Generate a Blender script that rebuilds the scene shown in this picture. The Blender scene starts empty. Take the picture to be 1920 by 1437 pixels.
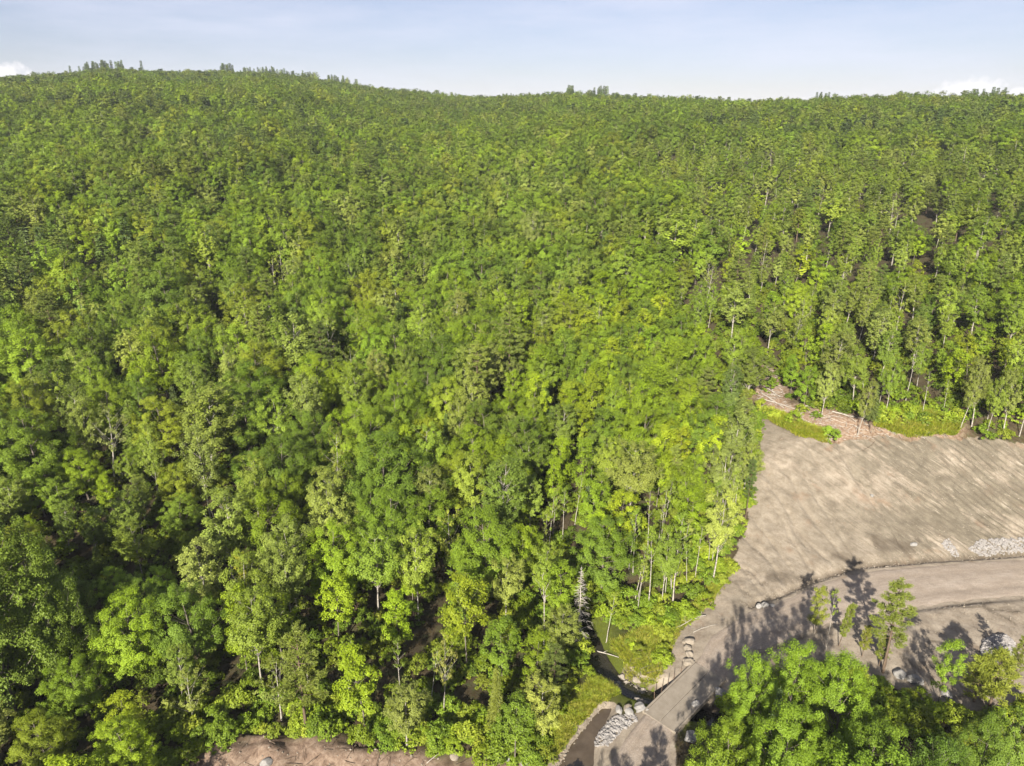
import bpy, math, random
import numpy as np
from mathutils import Vector, Matrix

# ------------------------------------------------------------------ camera, sky, sun, exposure
SC = bpy.context.scene
COL = SC.collection
CAM_H, PITCH, FPX = 70.0, math.radians(20.5), 1330.0
cam_d = bpy.data.cameras.new('camera'); cam = bpy.data.objects.new('camera', cam_d); COL.objects.link(cam)
cam.location = (0, 0, CAM_H); cam.rotation_euler = (math.pi/2 - PITCH, 0, 0)
cam_d.sensor_width = 36; cam_d.lens = 36*FPX/1920; cam_d.clip_start = 1; cam_d.clip_end = 40000
SC.camera = cam

SUN_EL, SHADOW_AZ = math.radians(28), math.radians(17)
sun_d = bpy.data.lights.new('sun', 'SUN'); sun = bpy.data.objects.new('sun', sun_d); COL.objects.link(sun)
sun_d.energy = 5.0; sun_d.angle = math.radians(0.53); sun_d.color = (1.0, 0.93, 0.82)
ldir = Vector((math.sin(SHADOW_AZ)*math.cos(SUN_EL), math.cos(SHADOW_AZ)*math.cos(SUN_EL), -math.sin(SUN_EL)))
sun.rotation_euler = ldir.to_track_quat('-Z', 'Y').to_euler(); sun.location = (0, 0, 300)

W = bpy.data.worlds.new('World'); SC.world = W; W.use_nodes = True
nt = W.node_tree; nt.nodes.clear()
def N(t, tree, **kw):
    n = tree.nodes.new(t)
    for k, v in kw.items(): setattr(n, k, v)
    return n
sky = N('ShaderNodeTexSky', nt, sky_type='NISHITA', sun_disc=False, sun_elevation=SUN_EL,
        sun_rotation=math.pi + SHADOW_AZ, altitude=300, air_density=1.0, dust_density=.7, ozone_density=1.6)
tc = N('ShaderNodeTexCoord', nt)
mp = N('ShaderNodeMapping', nt); mp.inputs['Scale'].default_value = (1.0, 1.0, 6.0); mp.inputs['Rotation'].default_value = (0.05, 0.08, 0.4)
nz = N('ShaderNodeTexNoise', nt); nz.inputs['Scale'].default_value = 3.2; nz.inputs['Detail'].default_value = 7; nz.inputs['Roughness'].default_value = 0.6
rp = N('ShaderNodeValToRGB', nt); rp.color_ramp.elements[0].position = 0.38; rp.color_ramp.elements[1].position = 0.78
rp.color_ramp.elements[0].color = (.22, .22, .22, 1); rp.color_ramp.elements[1].color = (.75, .75, .75, 1)
mx = N('ShaderNodeMix', nt, data_type='RGBA'); mx.inputs['B'].default_value = (5.6, 5.8, 6.9, 1)
bg = N('ShaderNodeBackground', nt); bg.inputs['Strength'].default_value = 0.05
ow = N('ShaderNodeOutputWorld', nt)
nt.links.new(tc.outputs['Generated'], mp.inputs['Vector']); nt.links.new(mp.outputs['Vector'], nz.inputs['Vector'])
nt.links.new(nz.outputs['Fac'], rp.inputs['Fac']); nt.links.new(rp.outputs['Color'], mx.inputs['Factor'])
air = N('ShaderNodeMix', nt, data_type='RGBA', blend_type='MULTIPLY'); air.inputs['Factor'].default_value = 1; air.inputs['B'].default_value = (.66, .605, .70, 1)
nt.links.new(sky.outputs['Color'], air.inputs['A']); nt.links.new(air.outputs['Result'], mx.inputs['A'])
def cumulus(prev, px, py, wpx, hpx):
    X, Y = (px-960)/FPX, -(py-718.5)/FPX
    c = Vector((X, math.cos(PITCH)+Y*math.sin(PITCH), -math.sin(PITCH)+Y*math.cos(PITCH))).normalized(); rt = c.cross(Vector((0, 0, 1))).normalized(); up = rt.cross(c)
    def dot(v, k):
        d = N('ShaderNodeVectorMath', nt, operation='DOT_PRODUCT'); nt.links.new(tc.outputs['Generated'], d.inputs[0]); d.inputs[1].default_value = v
        m_ = N('ShaderNodeMath', nt, operation='MULTIPLY'); nt.links.new(d.outputs['Value'], m_.inputs[0]); m_.inputs[1].default_value = k
        q = N('ShaderNodeMath', nt, operation='POWER'); a_ = N('ShaderNodeMath', nt, operation='ABSOLUTE'); nt.links.new(m_.outputs[0], a_.inputs[0]); nt.links.new(a_.outputs[0], q.inputs[0]); q.inputs[1].default_value = 2; return q.outputs[0]
    s_ = N('ShaderNodeMath', nt, operation='ADD'); nt.links.new(dot(rt, FPX/wpx), s_.inputs[0]); nt.links.new(dot(up, FPX/hpx), s_.inputs[1])
    f_ = N('ShaderNodeVectorMath', nt, operation='DOT_PRODUCT'); nt.links.new(tc.outputs['Generated'], f_.inputs[0]); f_.inputs[1].default_value = c
    n_ = N('ShaderNodeTexNoise', nt); n_.inputs['Scale'].default_value = 70; n_.inputs['Detail'].default_value = 6; n_.inputs['Roughness'].default_value = .6; nt.links.new(tc.outputs['Generated'], n_.inputs['Vector'])
    a = N('ShaderNodeMath', nt, operation='MULTIPLY_ADD'); nt.links.new(n_.outputs['Fac'], a.inputs[0]); a.inputs[1].default_value = -2.6; nt.links.new(s_.outputs[0], a.inputs[2])
    r_ = N('ShaderNodeMapRange', nt); r_.inputs['From Min'].default_value = -.15; r_.inputs['From Max'].default_value = -.75; nt.links.new(a.outputs[0], r_.inputs['Value'])
    g_ = N('ShaderNodeMath', nt, operation='MULTIPLY'); nt.links.new(r_.outputs[0], g_.inputs[0]); h_ = N('ShaderNodeMath', nt, operation='GREATER_THAN'); nt.links.new(f_.outputs['Value'], h_.inputs[0]); h_.inputs[1].default_value = 0; nt.links.new(h_.outputs[0], g_.inputs[1])
    m2 = N('ShaderNodeMix', nt, data_type='RGBA'); nt.links.new(g_.outputs[0], m2.inputs['Factor']); nt.links.new(prev, m2.inputs['A']); m2.inputs['B'].default_value = (6.7, 6.6, 6.8, 1); return m2.outputs['Result']
out_ = mx.outputs['Result']
for q in ((8, 150, 36, 26), (1815, 182, 48, 27), (1908, 180, 16, 12)): out_ = cumulus(out_, *q)
nt.links.new(out_, bg.inputs['Color'])
nt.links.new(bg.outputs['Background'], ow.inputs['Surface'])

vs = SC.view_settings
vs.view_transform = 'Standard'; vs.look = 'None'; vs.gamma = 1; vs.use_curve_mapping = False; vs.exposure = 1.56
cy = SC.cycles
cy.max_bounces = 4; cy.diffuse_bounces = 2; cy.glossy_bounces = 1; cy.transmission_bounces = 2; cy.adaptive_threshold = .012; cy.use_denoising = True; cy.transparent_max_bounces = 4
cy.caustics_reflective = False; cy.caustics_refractive = False

random.seed(11); RNG = np.random.default_rng(11)
PI = math.pi

# ------------------------------------------------------------------ small helpers
def sstep(a, b, x):
    t = np.clip((np.asarray(x, float)-a)/(b-a), 0, 1); return t*t*(3-2*t)
def _hash(ix, iy, s):
    h = (ix*374761393 + iy*668265263 + s*1442695041) & 0xFFFFFFFF
    h = ((h ^ (h >> 13))*1274126177) & 0xFFFFFFFF
    return ((h ^ (h >> 16)) & 0xFFFF)/65535.0
def vnoise(x, y, s=0):
    x = np.asarray(x, float); y = np.asarray(y, float)
    ix = np.floor(x).astype(np.int64); iy = np.floor(y).astype(np.int64)
    fx = x-ix; fy = y-iy; fx = fx*fx*(3-2*fx); fy = fy*fy*(3-2*fy)
    a = _hash(ix, iy, s); b = _hash(ix+1, iy, s); c = _hash(ix, iy+1, s); d = _hash(ix+1, iy+1, s)
    return (a*(1-fx)+b*fx)*(1-fy)+(c*(1-fx)+d*fx)*fy
def fbm(x, y, s=0, o=4):
    v = 0; a = .5; 
    for k in range(o):
        v = v+a*(vnoise(x*2**k, y*2**k, s+k*17)-.5); a *= .5
    return v*2
def ray(px, py):
    X = (np.asarray(px, float)-960)/FPX; Y = -(np.asarray(py, float)-718.5)/FPX
    return X, math.cos(PITCH)+Y*math.sin(PITCH), -math.sin(PITCH)+Y*math.cos(PITCH)
def flat(px, py, z=0.0):
    dx, dy, dz = ray(px, py); t = (z-CAM_H)/dz
    return float(dx*t), float(dy*t)
def project(x, y, z):
    vz = z-CAM_H
    d = y*math.cos(PITCH)-vz*math.sin(PITCH); u = y*math.sin(PITCH)+vz*math.cos(PITCH)
    return 960+FPX*x/d, 718.5-FPX*u/d, d
def poly_in(pts, x, y):
    x = np.asarray(x, float); y = np.asarray(y, float); r = np.zeros(np.broadcast(x, y).shape, bool)
    n = len(pts)
    for i in range(n):
        x0, y0 = pts[i]; x1, y1 = pts[(i+1) % n]
        if y0 == y1: continue
        c = ((y0 > y) != (y1 > y)) & (x < (x1-x0)*(y-y0)/(y1-y0)+x0); r ^= c
    return r
def seg_dist(pts, x, y, closed=False):
    x = np.asarray(x, float); y = np.asarray(y, float); best = np.full(np.broadcast(x, y).shape, 1e9)
    P = list(pts)+([pts[0]] if closed else [])
    for (x0, y0), (x1, y1) in zip(P[:-1], P[1:]):
        dx, dy = x1-x0, y1-y0; l = dx*dx+dy*dy+1e-9
        t = np.clip(((x-x0)*dx+(y-y0)*dy)/l, 0, 1)
        best = np.minimum(best, np.hypot(x-x0-t*dx, y-y0-t*dy))
    return best
def poly_sd(pts, x, y):           # signed distance, negative inside
    d = seg_dist(pts, x, y, True); return np.where(poly_in(pts, x, y), -d, d)

# ------------------------------------------------------------------ plan of the place (metres; the camera hovers above 0,0)
PXL = [(1095,1490),(1130,1437),(1180,1370),(1215,1330),(1258,1287),(1300,1245),(1330,1190),(1400,1145),(1470,1120),(1540,1090),(1620,1067),(1760,1055),(1920,1045),(2150,1038)]
PXR = [(1262,1490),(1258,1437),(1262,1372),(1268,1362),(1308,1319),(1350,1275),(1400,1235),(1500,1195),(1560,1172),(1620,1166),(1680,1150),(1780,1135),(1920,1122),(2150,1115)]
ROADL = [flat(*p) for p in PXL]; ROADR = [flat(*p) for p in PXR]
ROAD = ROADL + ROADR[::-1]
def line_y(pts, x): 
    a = np.array(sorted(pts)); return np.interp(x, a[:, 0], a[:, 1])
TOE = [p for p in ROADL if p[0] > 33]
STREAM = [flat(x, y, -1.7) for x, y in [(1040,1105),(1078,1150),(1108,1200),(1128,1240),(1150,1272),(1190,1297),(1235,1312),(1290,1335),(1350,1350),(1450,1400)]]
POND = [flat(x, y, -.6) for x, y in [(1020,1490),(1052,1432),(1080,1385),(1110,1350),(1128,1332),(1146,1330),(1135,1355),(1118,1385),(1112,1437),(1085,1490)]]
SKY = [(-400,160),(0,147),(150,137),(200,132),(330,137),(480,138),(560,142),(640,157),(700,166),(870,182),(960,180),(1080,175),(1130,174),(1250,177),(1400,185),(1500,184),(1700,180),(1920,176),(2300,170)]
RID = [(-400,1250),(0,1330),(480,1330),(640,1220),(870,1060),(1100,960),(1500,900),(1920,850),(2300,820)]
_dx, _dy, _dz = ray([p[0] for p in SKY], [p[1] for p in SKY])
SK_AZ = np.arctan2(_dx, _dy); SK_T = _dz/np.hypot(_dx, _dy)
_rx, _ry, _ = ray([p[0] for p in RID], [160]*len(RID)); RD_AZ = np.arctan2(_rx, _ry); RD_D = [p[1] for p in RID]
def ridge_dist(x, y): return np.interp(np.arctan2(x, y), RD_AZ, RD_D)
def hills(x, y):
    az = np.arctan2(x, np.maximum(y, 1)); r = np.hypot(x, y)
    D = np.interp(az, RD_AZ, RD_D); zr = CAM_H+np.interp(az, SK_AZ, SK_T)*D-11
    u = np.clip((r-95)/(D-95), 0, 1); s = 1-(1-u)**1.6
    cap = CAM_H+r*np.interp(az, SK_AZ, SK_T)-12-20*(1-u); z = zr*s; df = z-cap
    z = z-np.where(df > 8, df, np.where(df < -8, 0, (df+8)**2/32))-np.clip(r-D, 0, 500)*.12
    z = np.where(y < 1, 0, z)
    k = sstep(130, 320, r)
    return z+k*4.0*fbm(x/95, y/95, 3, 3)+k*sstep(300, 600, r)*8*fbm(x/210, y/150, 9, 2)*(1-.6*u)
def terrain(x, y, detail=True):
    x = np.asarray(x, float); y = np.asarray(y, float)
    z = hills(x, y)
    d = y-line_y(TOE, x)
    wr = sstep(24, 36, x)*(1-sstep(160, 260, x)); z = z*(1-wr+wr*sstep(-1, 30, d))
    A = 6.5*sstep(30, 62, x)*(1-sstep(250, 420, np.hypot(x, y)))
    cut = A*np.clip(d/30, 0, 1)**.9*np.where(d > 0, 1, 0)
    cut = np.where(d > 26, A*(.88+.12*sstep(26, 36, d)), cut)
    z = z+np.where((x > 25) & (y < 420), cut, A*(y >= 420))
    rd = poly_sd(ROAD, x, y)
    z = z*sstep(0, 3, rd)+0*z
    # berm on the near side of the road, ditch on the far side
    ber = (x > 33) & (y < line_y(ROADR, x)+.4)
    z = z+np.where(ber, .42*sstep(-.1, 1.3, rd)*(.55+.9*vnoise(x/6, y/6, 99))*(1-.45*sstep(4, 14, rd)), 0)
    dit = (x > 36) & (d > 0)
    z = z-np.where(dit, .5*np.exp(-((rd-.75)/.5)**2), 0)
    # stream channel, side pool
    sd = seg_dist(STREAM, x, y)
    z = z-2.3*np.exp(-(sd/2.1)**4)*(rd > -50)-.35*np.exp(-(sd/5)**2)
    pd = poly_sd(POND, x, y)
    z = z-1.05*sstep(1.2, -.9, pd)*1.0 if False else z-1.05*(1-sstep(-.9, 1.3, pd))
    # rough bank of bare soil at the near edge of the wood
    bk = sstep(0, 2, 66.6-y)*sstep(60, 63, y)*sstep(-40, -34, x)*(1-sstep(0, 4, x)) 
    z = z+bk*(.9+1.2*fbm(x/3.2, y/3.2, 21, 4))
    if detail:
        k = (.25+.75*sstep(.2, 2.5, rd))*sstep(2.0, 5.0, sd)
        soil = np.exp(-np.clip(poly_sd(BARE, x, y), 0, 99)/3)
        z = z+k*(.34*fbm(x/2.3, y/2.3, 5, 5)*(1-.35*soil)+.5*fbm(x/11, y/11, 6, 2)*(1-soil*.6))
        # machine tracks down the graded slope
        sl = ((x > 36) & (d > 1.0))*np.clip((d-1)/3, 0, 1)*(1-sstep(24, 29, d))
        u = (x*.72+y*.69)+.9*fbm(x/9, y/9, 31, 2)
        amp = .17*sstep(-.25, .25, fbm(x/8+3, y/14, 33, 2)*.8+.03*(x-78)+.012*(d-12))
        z = z+sl*amp*np.sin(u*2*PI/1.15)*(.7+.6*vnoise(u*3, (x*.69-y*.72)/4, 40))+sl*.06*np.sin(u*2*PI/.48)*vnoise(x/3, y/3, 44)
        gul = np.abs(fbm(x/4.5+u*.12, y/16, 51, 3))
        z = z-sl*.28*np.exp(-(gul/.05)**2)
    return z
BARE = [(30, 80)]*3   # replaced below; the smooth ground first
def at(px, py):       # point of the smooth ground seen at a pixel of the photograph
    dx, dy, dz = ray(px, py)
    t = np.concatenate([np.arange(60, 260, 1.0), np.arange(260, 1500, 6)])
    x, y, z = dx*t, dy*t, CAM_H+dz*t
    h = z-terrain(x, y, False); i = int(np.argmax(h < 0))
    if h[i] >= 0: i = len(t)-1
    a, b = t[i-1], t[i]
    for _ in range(12):
        m = .5*(a+b)
        if CAM_H+dz*m-terrain(dx*m, dy*m, False) > 0: a = m
        else: b = m
    return float(dx*b), float(dy*b)
BARE_PX = [(1424,775),(1418,850),(1412,930),(1375,1055),(1345,1110),(1302,1158),(1265,1185),(1250,1230),(1240,1270),(1210,1325),(1150,1380),(1085,1490),
           (1280,1490),(1275,1380),(1360,1300),(1420,1275),(1600,1262),(1690,1300),(1760,1330),(1860,1345),(1960,1330),(2150,1320),(2200,800),(1920,822),(1780,818),(1700,822),(1640,818),(1560,832),(1500,815)]
BARE = [at(*p) for p in BARE_PX]
SOILBANK = [at(*p) for p in [(250,1500),(330,1445),(400,1402),(480,1382),(560,1392),(620,1384),(690,1402),(770,1410),(860,1428),(1000,1440),(1040,1470),(1040,1540),(250,1540)]]
OPENING = [at(*p) for p in [(1424,775),(1414,735),(1412,700),(1440,685),(1465,712),(1475,760),(1540,770),(1600,780),(1640,800),(1700,790),(1790,805),(1790,820),(1640,822),(1545,830)]]
LEFTBANK = [at(*p) for p in [(1010,1450),(1050,1350),(1075,1290),(1090,1235),(1118,1215),(1140,1190),(1210,1172),(1262,1185),(1240,1270),(1215,1322),(1150,1322),(1100,1370),(1060,1450)]]
TONGUE = [at(*p) for p in [(1180,1235),(1160,1285),(1215,1300),(1240,1262),(1262,1200),(1290,1165),(1240,1175)]]

# ------------------------------------------------------------------ materials
def mat(name):
    m = bpy.data.materials.new(name); m.use_nodes = True; m.node_tree.nodes.clear(); return m, m.node_tree
def L(t, a, b): t.links.new(a, b)
def principled(t, rough=.9, spec=.2):
    p = N('ShaderNodeBsdfPrincipled', t); p.inputs['Roughness'].default_value = rough
    p.inputs['Specular IOR Level'].default_value = spec
    o = N('ShaderNodeOutputMaterial', t); L(t, p.outputs[0], o.inputs['Surface']); return p
def noise(t, scale, detail=6, rough=.6, vec=None, dist=0):
    n = N('ShaderNodeTexNoise', t); n.inputs['Scale'].default_value = scale; n.inputs['Detail'].default_value = detail
    n.inputs['Roughness'].default_value = rough; n.inputs['Distortion'].default_value = dist
    if vec is not None: L(t, vec, n.inputs['Vector'])
    return n.outputs['Fac']
def ramp(t, fac, stops):
    r = N('ShaderNodeValToRGB', t); e = r.color_ramp.elements
    while len(e) < len(stops): e.new(.5)
    for k, (p, c) in enumerate(stops):
        e[k].position = p; e[k].color = (*c, 1) if len(c) == 3 else c
    L(t, fac, r.inputs['Fac']); return r.outputs['Color']
def mixc(t, fac, a, b, mode='MIX'):
    m = N('ShaderNodeMix', t, data_type='RGBA', blend_type=mode)
    for s, v in (('Factor', fac), ('A', a), ('B', b)):
        if isinstance(v, (int, float)): m.inputs[s].default_value = v
        elif isinstance(v, tuple): m.inputs[s].default_value = (*v, 1)
        else: L(t, v, m.inputs[s])
    return m.outputs['Result']
def math_(t, op, a, b=None):
    m = N('ShaderNodeMath', t, operation=op)
    for k, v in enumerate((a, b)):
        if v is None: continue
        if isinstance(v, (int, float)): m.inputs[k].default_value = v
        else: L(t, v, m.inputs[k])
    return m.outputs[0]
def bump(t, p, h, s=.4, d=.05):
    b = N('ShaderNodeBump', t); b.inputs['Strength'].default_value = s; b.inputs['Distance'].default_value = d
    L(t, h, b.inputs['Height']); L(t, b.outputs['Normal'], p.inputs['Normal'])
def objvec(t, sx=1, sy=1, sz=1, rot=(0,0,0), kind='Object'):
    c = N('ShaderNodeTexCoord', t); m = N('ShaderNodeMapping', t); m.inputs['Scale'].default_value = (sx, sy, sz); m.inputs['Rotation'].default_value = rot
    L(t, c.outputs[kind], m.inputs['Vector']); return m.outputs['Vector']
def attr(t, name, kind='GEOMETRY'):
    a = N('ShaderNodeAttribute', t, attribute_type=kind, attribute_name=name); return a

def leaf_material(name, transl=.17):
    m, t = mat(name)
    tint = attr(t, 'tint', 'INSTANCER').outputs['Color']; lv = attr(t, 'lv').outputs['Fac']
    v = math_(t, 'ADD', math_(t, 'MULTIPLY', lv, .55), .72)
    vv = N('ShaderNodeCombineColor', t)
    for k in range(3): L(t, v, vv.inputs[k])
    c = mixc(t, 1.0, tint, vv.outputs[0], 'MULTIPLY')
    c = mixc(t, math_(t, 'MULTIPLY', math_(t, 'POWER', lv, 3), .35), c, mixc(t, 1.0, tint, (1.28, 1.12, .8), 'MULTIPLY'))
    p = N('ShaderNodeBsdfPrincipled', t); p.inputs['Roughness'].default_value = .55; p.inputs['Specular IOR Level'].default_value = .22
    L(t, c, p.inputs['Base Color'])
    tr = N('ShaderNodeBsdfTranslucent', t); L(t, mixc(t, 1.0, c, (1.35, 1.25, .55), 'MULTIPLY'), tr.inputs['Color'])
    ms = N('ShaderNodeMixShader', t); ms.inputs[0].default_value = transl
    o = N('ShaderNodeOutputMaterial', t)
    L(t, p.outputs[0], ms.inputs[1]); L(t, tr.outputs[0], ms.inputs[2]); L(t, ms.outputs[0], o.inputs['Surface'])
    return m
M = {}
M['leaf'] = leaf_material('leaf')
M['needle'] = leaf_material('needle', .14)
def bark(name, a, b, sx, sz):
    m, t = mat(name); p = principled(t, .9, .15); v = objvec(t, sx, sx, sz)
    f = noise(t, 1.0, 6, .65, v); L(t, ramp(t, f, [(.35, a), (.62, b)]), p.inputs['Base Color']); bump(t, p, f, .6, .03); return m
M['bark_grey'] = bark('bark_grey', (.075, .062, .048), (.17, .148, .12), 5, 1.2)
M['bark_brown'] = bark('bark_brown', (.055, .038, .026), (.13, .095, .066), 6, 1.0)
M['bark_birch'] = bark('bark_birch', (.12, .105, .085), (.38, .35, .30), 2.0, 4.5)
M['bark_dead'] = bark('bark_dead', (.22, .195, .16), (.42, .39, .34), 6, 1.0)

# ground
m, t = mat('ground_soil'); M['ground'] = m
p = principled(t, .95, .1)
g = attr(t, 'soil').outputs['Fac']; gr = attr(t, 'grass').outputs['Fac']; sk = attr(t, 'slope').outputs['Fac']; wet_shade = attr(t, 'damp_shade').outputs['Fac']; lit = attr(t, 'litter').outputs['Fac']
ov = objvec(t)
n1 = noise(t, .12, 6, .62, ov); n2 = noise(t, .55, 8, .68, ov); n3 = noise(t, 3.0, 8, .78, ov); n4 = noise(t, 14, 4, .7, ov)
floor_c = ramp(t, n2, [(.3, (.05, .037, .022)), (.5, (.085, .065, .034)), (.7, (.07, .09, .028))])
tan = ramp(t, n2, [(.28, (.225, .178, .128)), (.48, (.35, .287, .212)), (.7, (.47, .395, .30))])
dark = ramp(t, n2, [(.3, (.125, .105, .074)), (.6, (.225, .19, .135))])
rotm = N('ShaderNodeMapping', t); rotm.inputs['Scale'].default_value = (1.25, .12, .3)
L(t, objvec(t, 1, 1, 1, (0, 0, math.radians(136))), rotm.inputs['Vector'])
streak = noise(t, 1.0, 7, .7, rotm.outputs['Vector'], .25)
sfac = math_(t, 'MULTIPLY', sk, ramp(t, math_(t, 'ADD', math_(t, 'MULTIPLY', n1, .75), math_(t, 'MULTIPLY', streak, .55)), [(.54, (0, 0, 0)), (.68, (1, 1, 1))]))
fine = noise(t, 1.9, 8, .72, rotm.outputs['Vector'], .12)
soil_c = mixc(t, sfac, tan, dark)
soil_c = mixc(t, math_(t, 'MULTIPLY', sk, ramp(t, fine, [(.36, (.9, .9, .9)), (.49, (0, 0, 0))])), soil_c, (.15, .122, .085))
soil_c = mixc(t, math_(t, 'MULTIPLY', sk, ramp(t, fine, [(.58, (0, 0, 0)), (.68, (.7, .7, .7))])), soil_c, (.53, .455, .35))
wetp = ramp(t, noise(t, .30, 6, .65, objvec(t, 1, 1.3, 1, (0, 0, 1.1)), .4), [(.58, (0, 0, 0)), (.66, (.7, .7, .7))])
soil_c = mixc(t, math_(t, 'MULTIPLY', sk, wetp), soil_c, (.20, .165, .12))
red = ramp(t, noise(t, .22, 5, .6, objvec(t, 1, 1, 1, (0, 0, .5))), [(.60, (0, 0, 0)), (.70, (1, 1, 1))])
soil_c = mixc(t, math_(t, 'MULTIPLY', red, .5), soil_c, (.25, .155, .095))
soil_c = mixc(t, ramp(t, n4, [(.62, (0, 0, 0)), (.70, (.75, .75, .75))]), soil_c, (.60, .54, .45))
soil_c = mixc(t, ramp(t, n3, [(.32, (.75, .75, .75)), (.47, (0, 0, 0))]), soil_c, (.19, .148, .102))
soil_c = mixc(t, math_(t, 'MULTIPLY', wet_shade, .85), soil_c, (.075, .055, .038))  # damp soil, and the shade painted along the road edges
slash = ramp(t, noise(t, 2.2, 8, .75, ov, .6), [(.3, (.13, .07, .045)), (.5, (.33, .22, .145)), (.62, (.46, .36, .26)), (.75, (.10, .13, .03))])
bankc = ramp(t, noise(t, 1.1, 8, .72, ov, .5), [(.3, (.10, .065, .045)), (.48, (.24, .165, .115)), (.62, (.36, .265, .19)), (.78, (.17, .12, .08))])
grass_c = ramp(t, n3, [(.3, (.07, .085, .012)), (.65, (.14, .17, .02))])
fac_s = ramp(t, math_(t, 'ADD', g, math_(t, 'MULTIPLY', math_(t, 'SUBTRACT', n3, .5), .55)), [(.42, (0, 0, 0)), (.58, (1, 1, 1))])
base = mixc(t, lit, floor_c, slash)
base = mixc(t, gr, base, grass_c)
base = mixc(t, attr(t, 'bank').outputs['Fac'], base, bankc)
base = mixc(t, fac_s, base, soil_c)
L(t, mixc(t, 1.0, base, (.60, .612, .63), 'MULTIPLY'), p.inputs['Base Color'])
bump(t, p, math_(t, 'ADD', n3, math_(t, 'MULTIPLY', n4, .5)), .7, .10)

m, t = mat('road_gravel'); M['road'] = m
p = principled(t, .95, .1); ov = objvec(t)
uvn = attr(t, 'across').outputs['Fac']
n2 = noise(t, .35, 7, .65, ov); n3 = noise(t, 9, 5, .7, ov)
c = ramp(t, n2, [(.3, (.36, .29, .21)), (.5, (.45, .37, .275)), (.7, (.52, .44, .335))])
rut = ramp(t, uvn, [(.0, (.9, .9, .9)), (.12, (.25, .25, .25)), (.27, (.75, .75, .75)), (.38, (.1, .1, .1)), (.62, (.1, .1, .1)), (.73, (.75, .75, .75)), (.88, (.25, .25, .25)), (1, (.9, .9, .9))])
c = mixc(t, math_(t, 'MULTIPLY', rut, math_(t, 'ADD', n2, .3)), c, (.33, .265, .19))
cv = N('ShaderNodeCombineXYZ', t); L(t, math_(t, 'MULTIPLY', uvn, 16), cv.inputs[0]); L(t, math_(t, 'MULTIPLY', attr(t, 'along').outputs['Fac'], .16), cv.inputs[1])
tyre = noise(t, 1.0, 6, .65, cv.outputs[0], .3)
c = mixc(t, ramp(t, tyre, [(.34, (.55, .55, .55)), (.48, (0, 0, 0))]), c, (.30, .24, .175))
c = mixc(t, ramp(t, tyre, [(.55, (0, 0, 0)), (.68, (.5, .5, .5))]), c, (.56, .485, .385))
c = mixc(t, ramp(t, noise(t, 1.6, 7, .7, ov), [(.34, (.45, .45, .45)), (.5, (0, 0, 0))]), c, (.30, .24, .175))
c = mixc(t, ramp(t, n3, [(.56, (0, 0, 0)), (.68, (.8, .8, .8))]), c, (.64, .58, .5))
c = mixc(t, ramp(t, n3, [(.32, (.8, .8, .8)), (.46, (0, 0, 0))]), c, (.24, .19, .14))
L(t, mixc(t, 1.0, c, (.61, .615, .655), 'MULTIPLY'), p.inputs['Base Color']); bump(t, p, n3, .9, .08)

m, t = mat('concrete_dusty'); M['concrete'] = m
p = principled(t, .9, .15); ov = objvec(t); n2 = noise(t, .9, 7, .65, ov); n3 = noise(t, 12, 4, .6, ov)
c = ramp(t, n2, [(.3, (.17, .145, .112)), (.7, (.23, .20, .16))]); c = mixc(t, ramp(t, n3, [(.55, (0, 0, 0)), (.75, (.5, .5, .5))]), c, (.13, .11, .085))
L(t, c, p.inputs['Base Color']); bump(t, p, n3, .3, .02)
def rockmat(name, a, b, c3):
    m, t = mat(name); p = principled(t, .85, .25); ov = objvec(t); n2 = noise(t, 1.6, 7, .7, ov); n3 = noise(t, 14, 4, .7, ov)
    c = ramp(t, n2, [(.3, a), (.6, b)]); c = mixc(t, ramp(t, n3, [(.52, (0, 0, 0)), (.68, (.7, .7, .7))]), c, c3)
    L(t, c, p.inputs['Base Color']); bump(t, p, n2, .5, .06); return m
M['granite'] = rockmat('granite', (.14, .133, .122), (.23, .22, .205), (.10, .092, .085))
M['granite_tan'] = rockmat('granite_tan', (.15, .125, .095), (.22, .19, .15), (.11, .088, .064))
M['stone_wet'] = rockmat('stone_wet', (.09, .08, .065), (.26, .23, .19), (.06, .05, .04))
M['rubble'] = rockmat('rubble', (.15, .138, .128), (.25, .235, .22), (.09, .083, .076))
m, t = mat('muddy_water'); M['mud_water'] = m
p = principled(t, .12, .5); ov = objvec(t); n2 = noise(t, .5, 5, .6, ov)
L(t, ramp(t, n2, [(.35, (.050, .036, .021)), (.65, (.078, .058, .037))]), p.inputs['Base Color']); bump(t, p, noise(t, 3, 3, .5, ov), .08, .03)
m, t = mat('brook_water'); M['brook'] = m
p = principled(t, .07, .5); ov = objvec(t); p.inputs['Base Color'].default_value = (.022, .020, .014, 1); bump(t, p, noise(t, 4, 4, .6, ov), .25, .05)
m, t = mat('steel_rusty'); M['steel'] = m
p = principled(t, .7, .3); ov = objvec(t); L(t, ramp(t, noise(t, 6, 5, .6, ov), [(.4, (.06, .045, .035)), (.7, (.14, .08, .05))]), p.inputs['Base Color'])
m, t = mat('cloud_white'); M['cloud'] = m
p = principled(t, 1, 0); p.inputs['Base Color'].default_value = (.92, .92, .92, 1)

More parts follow.
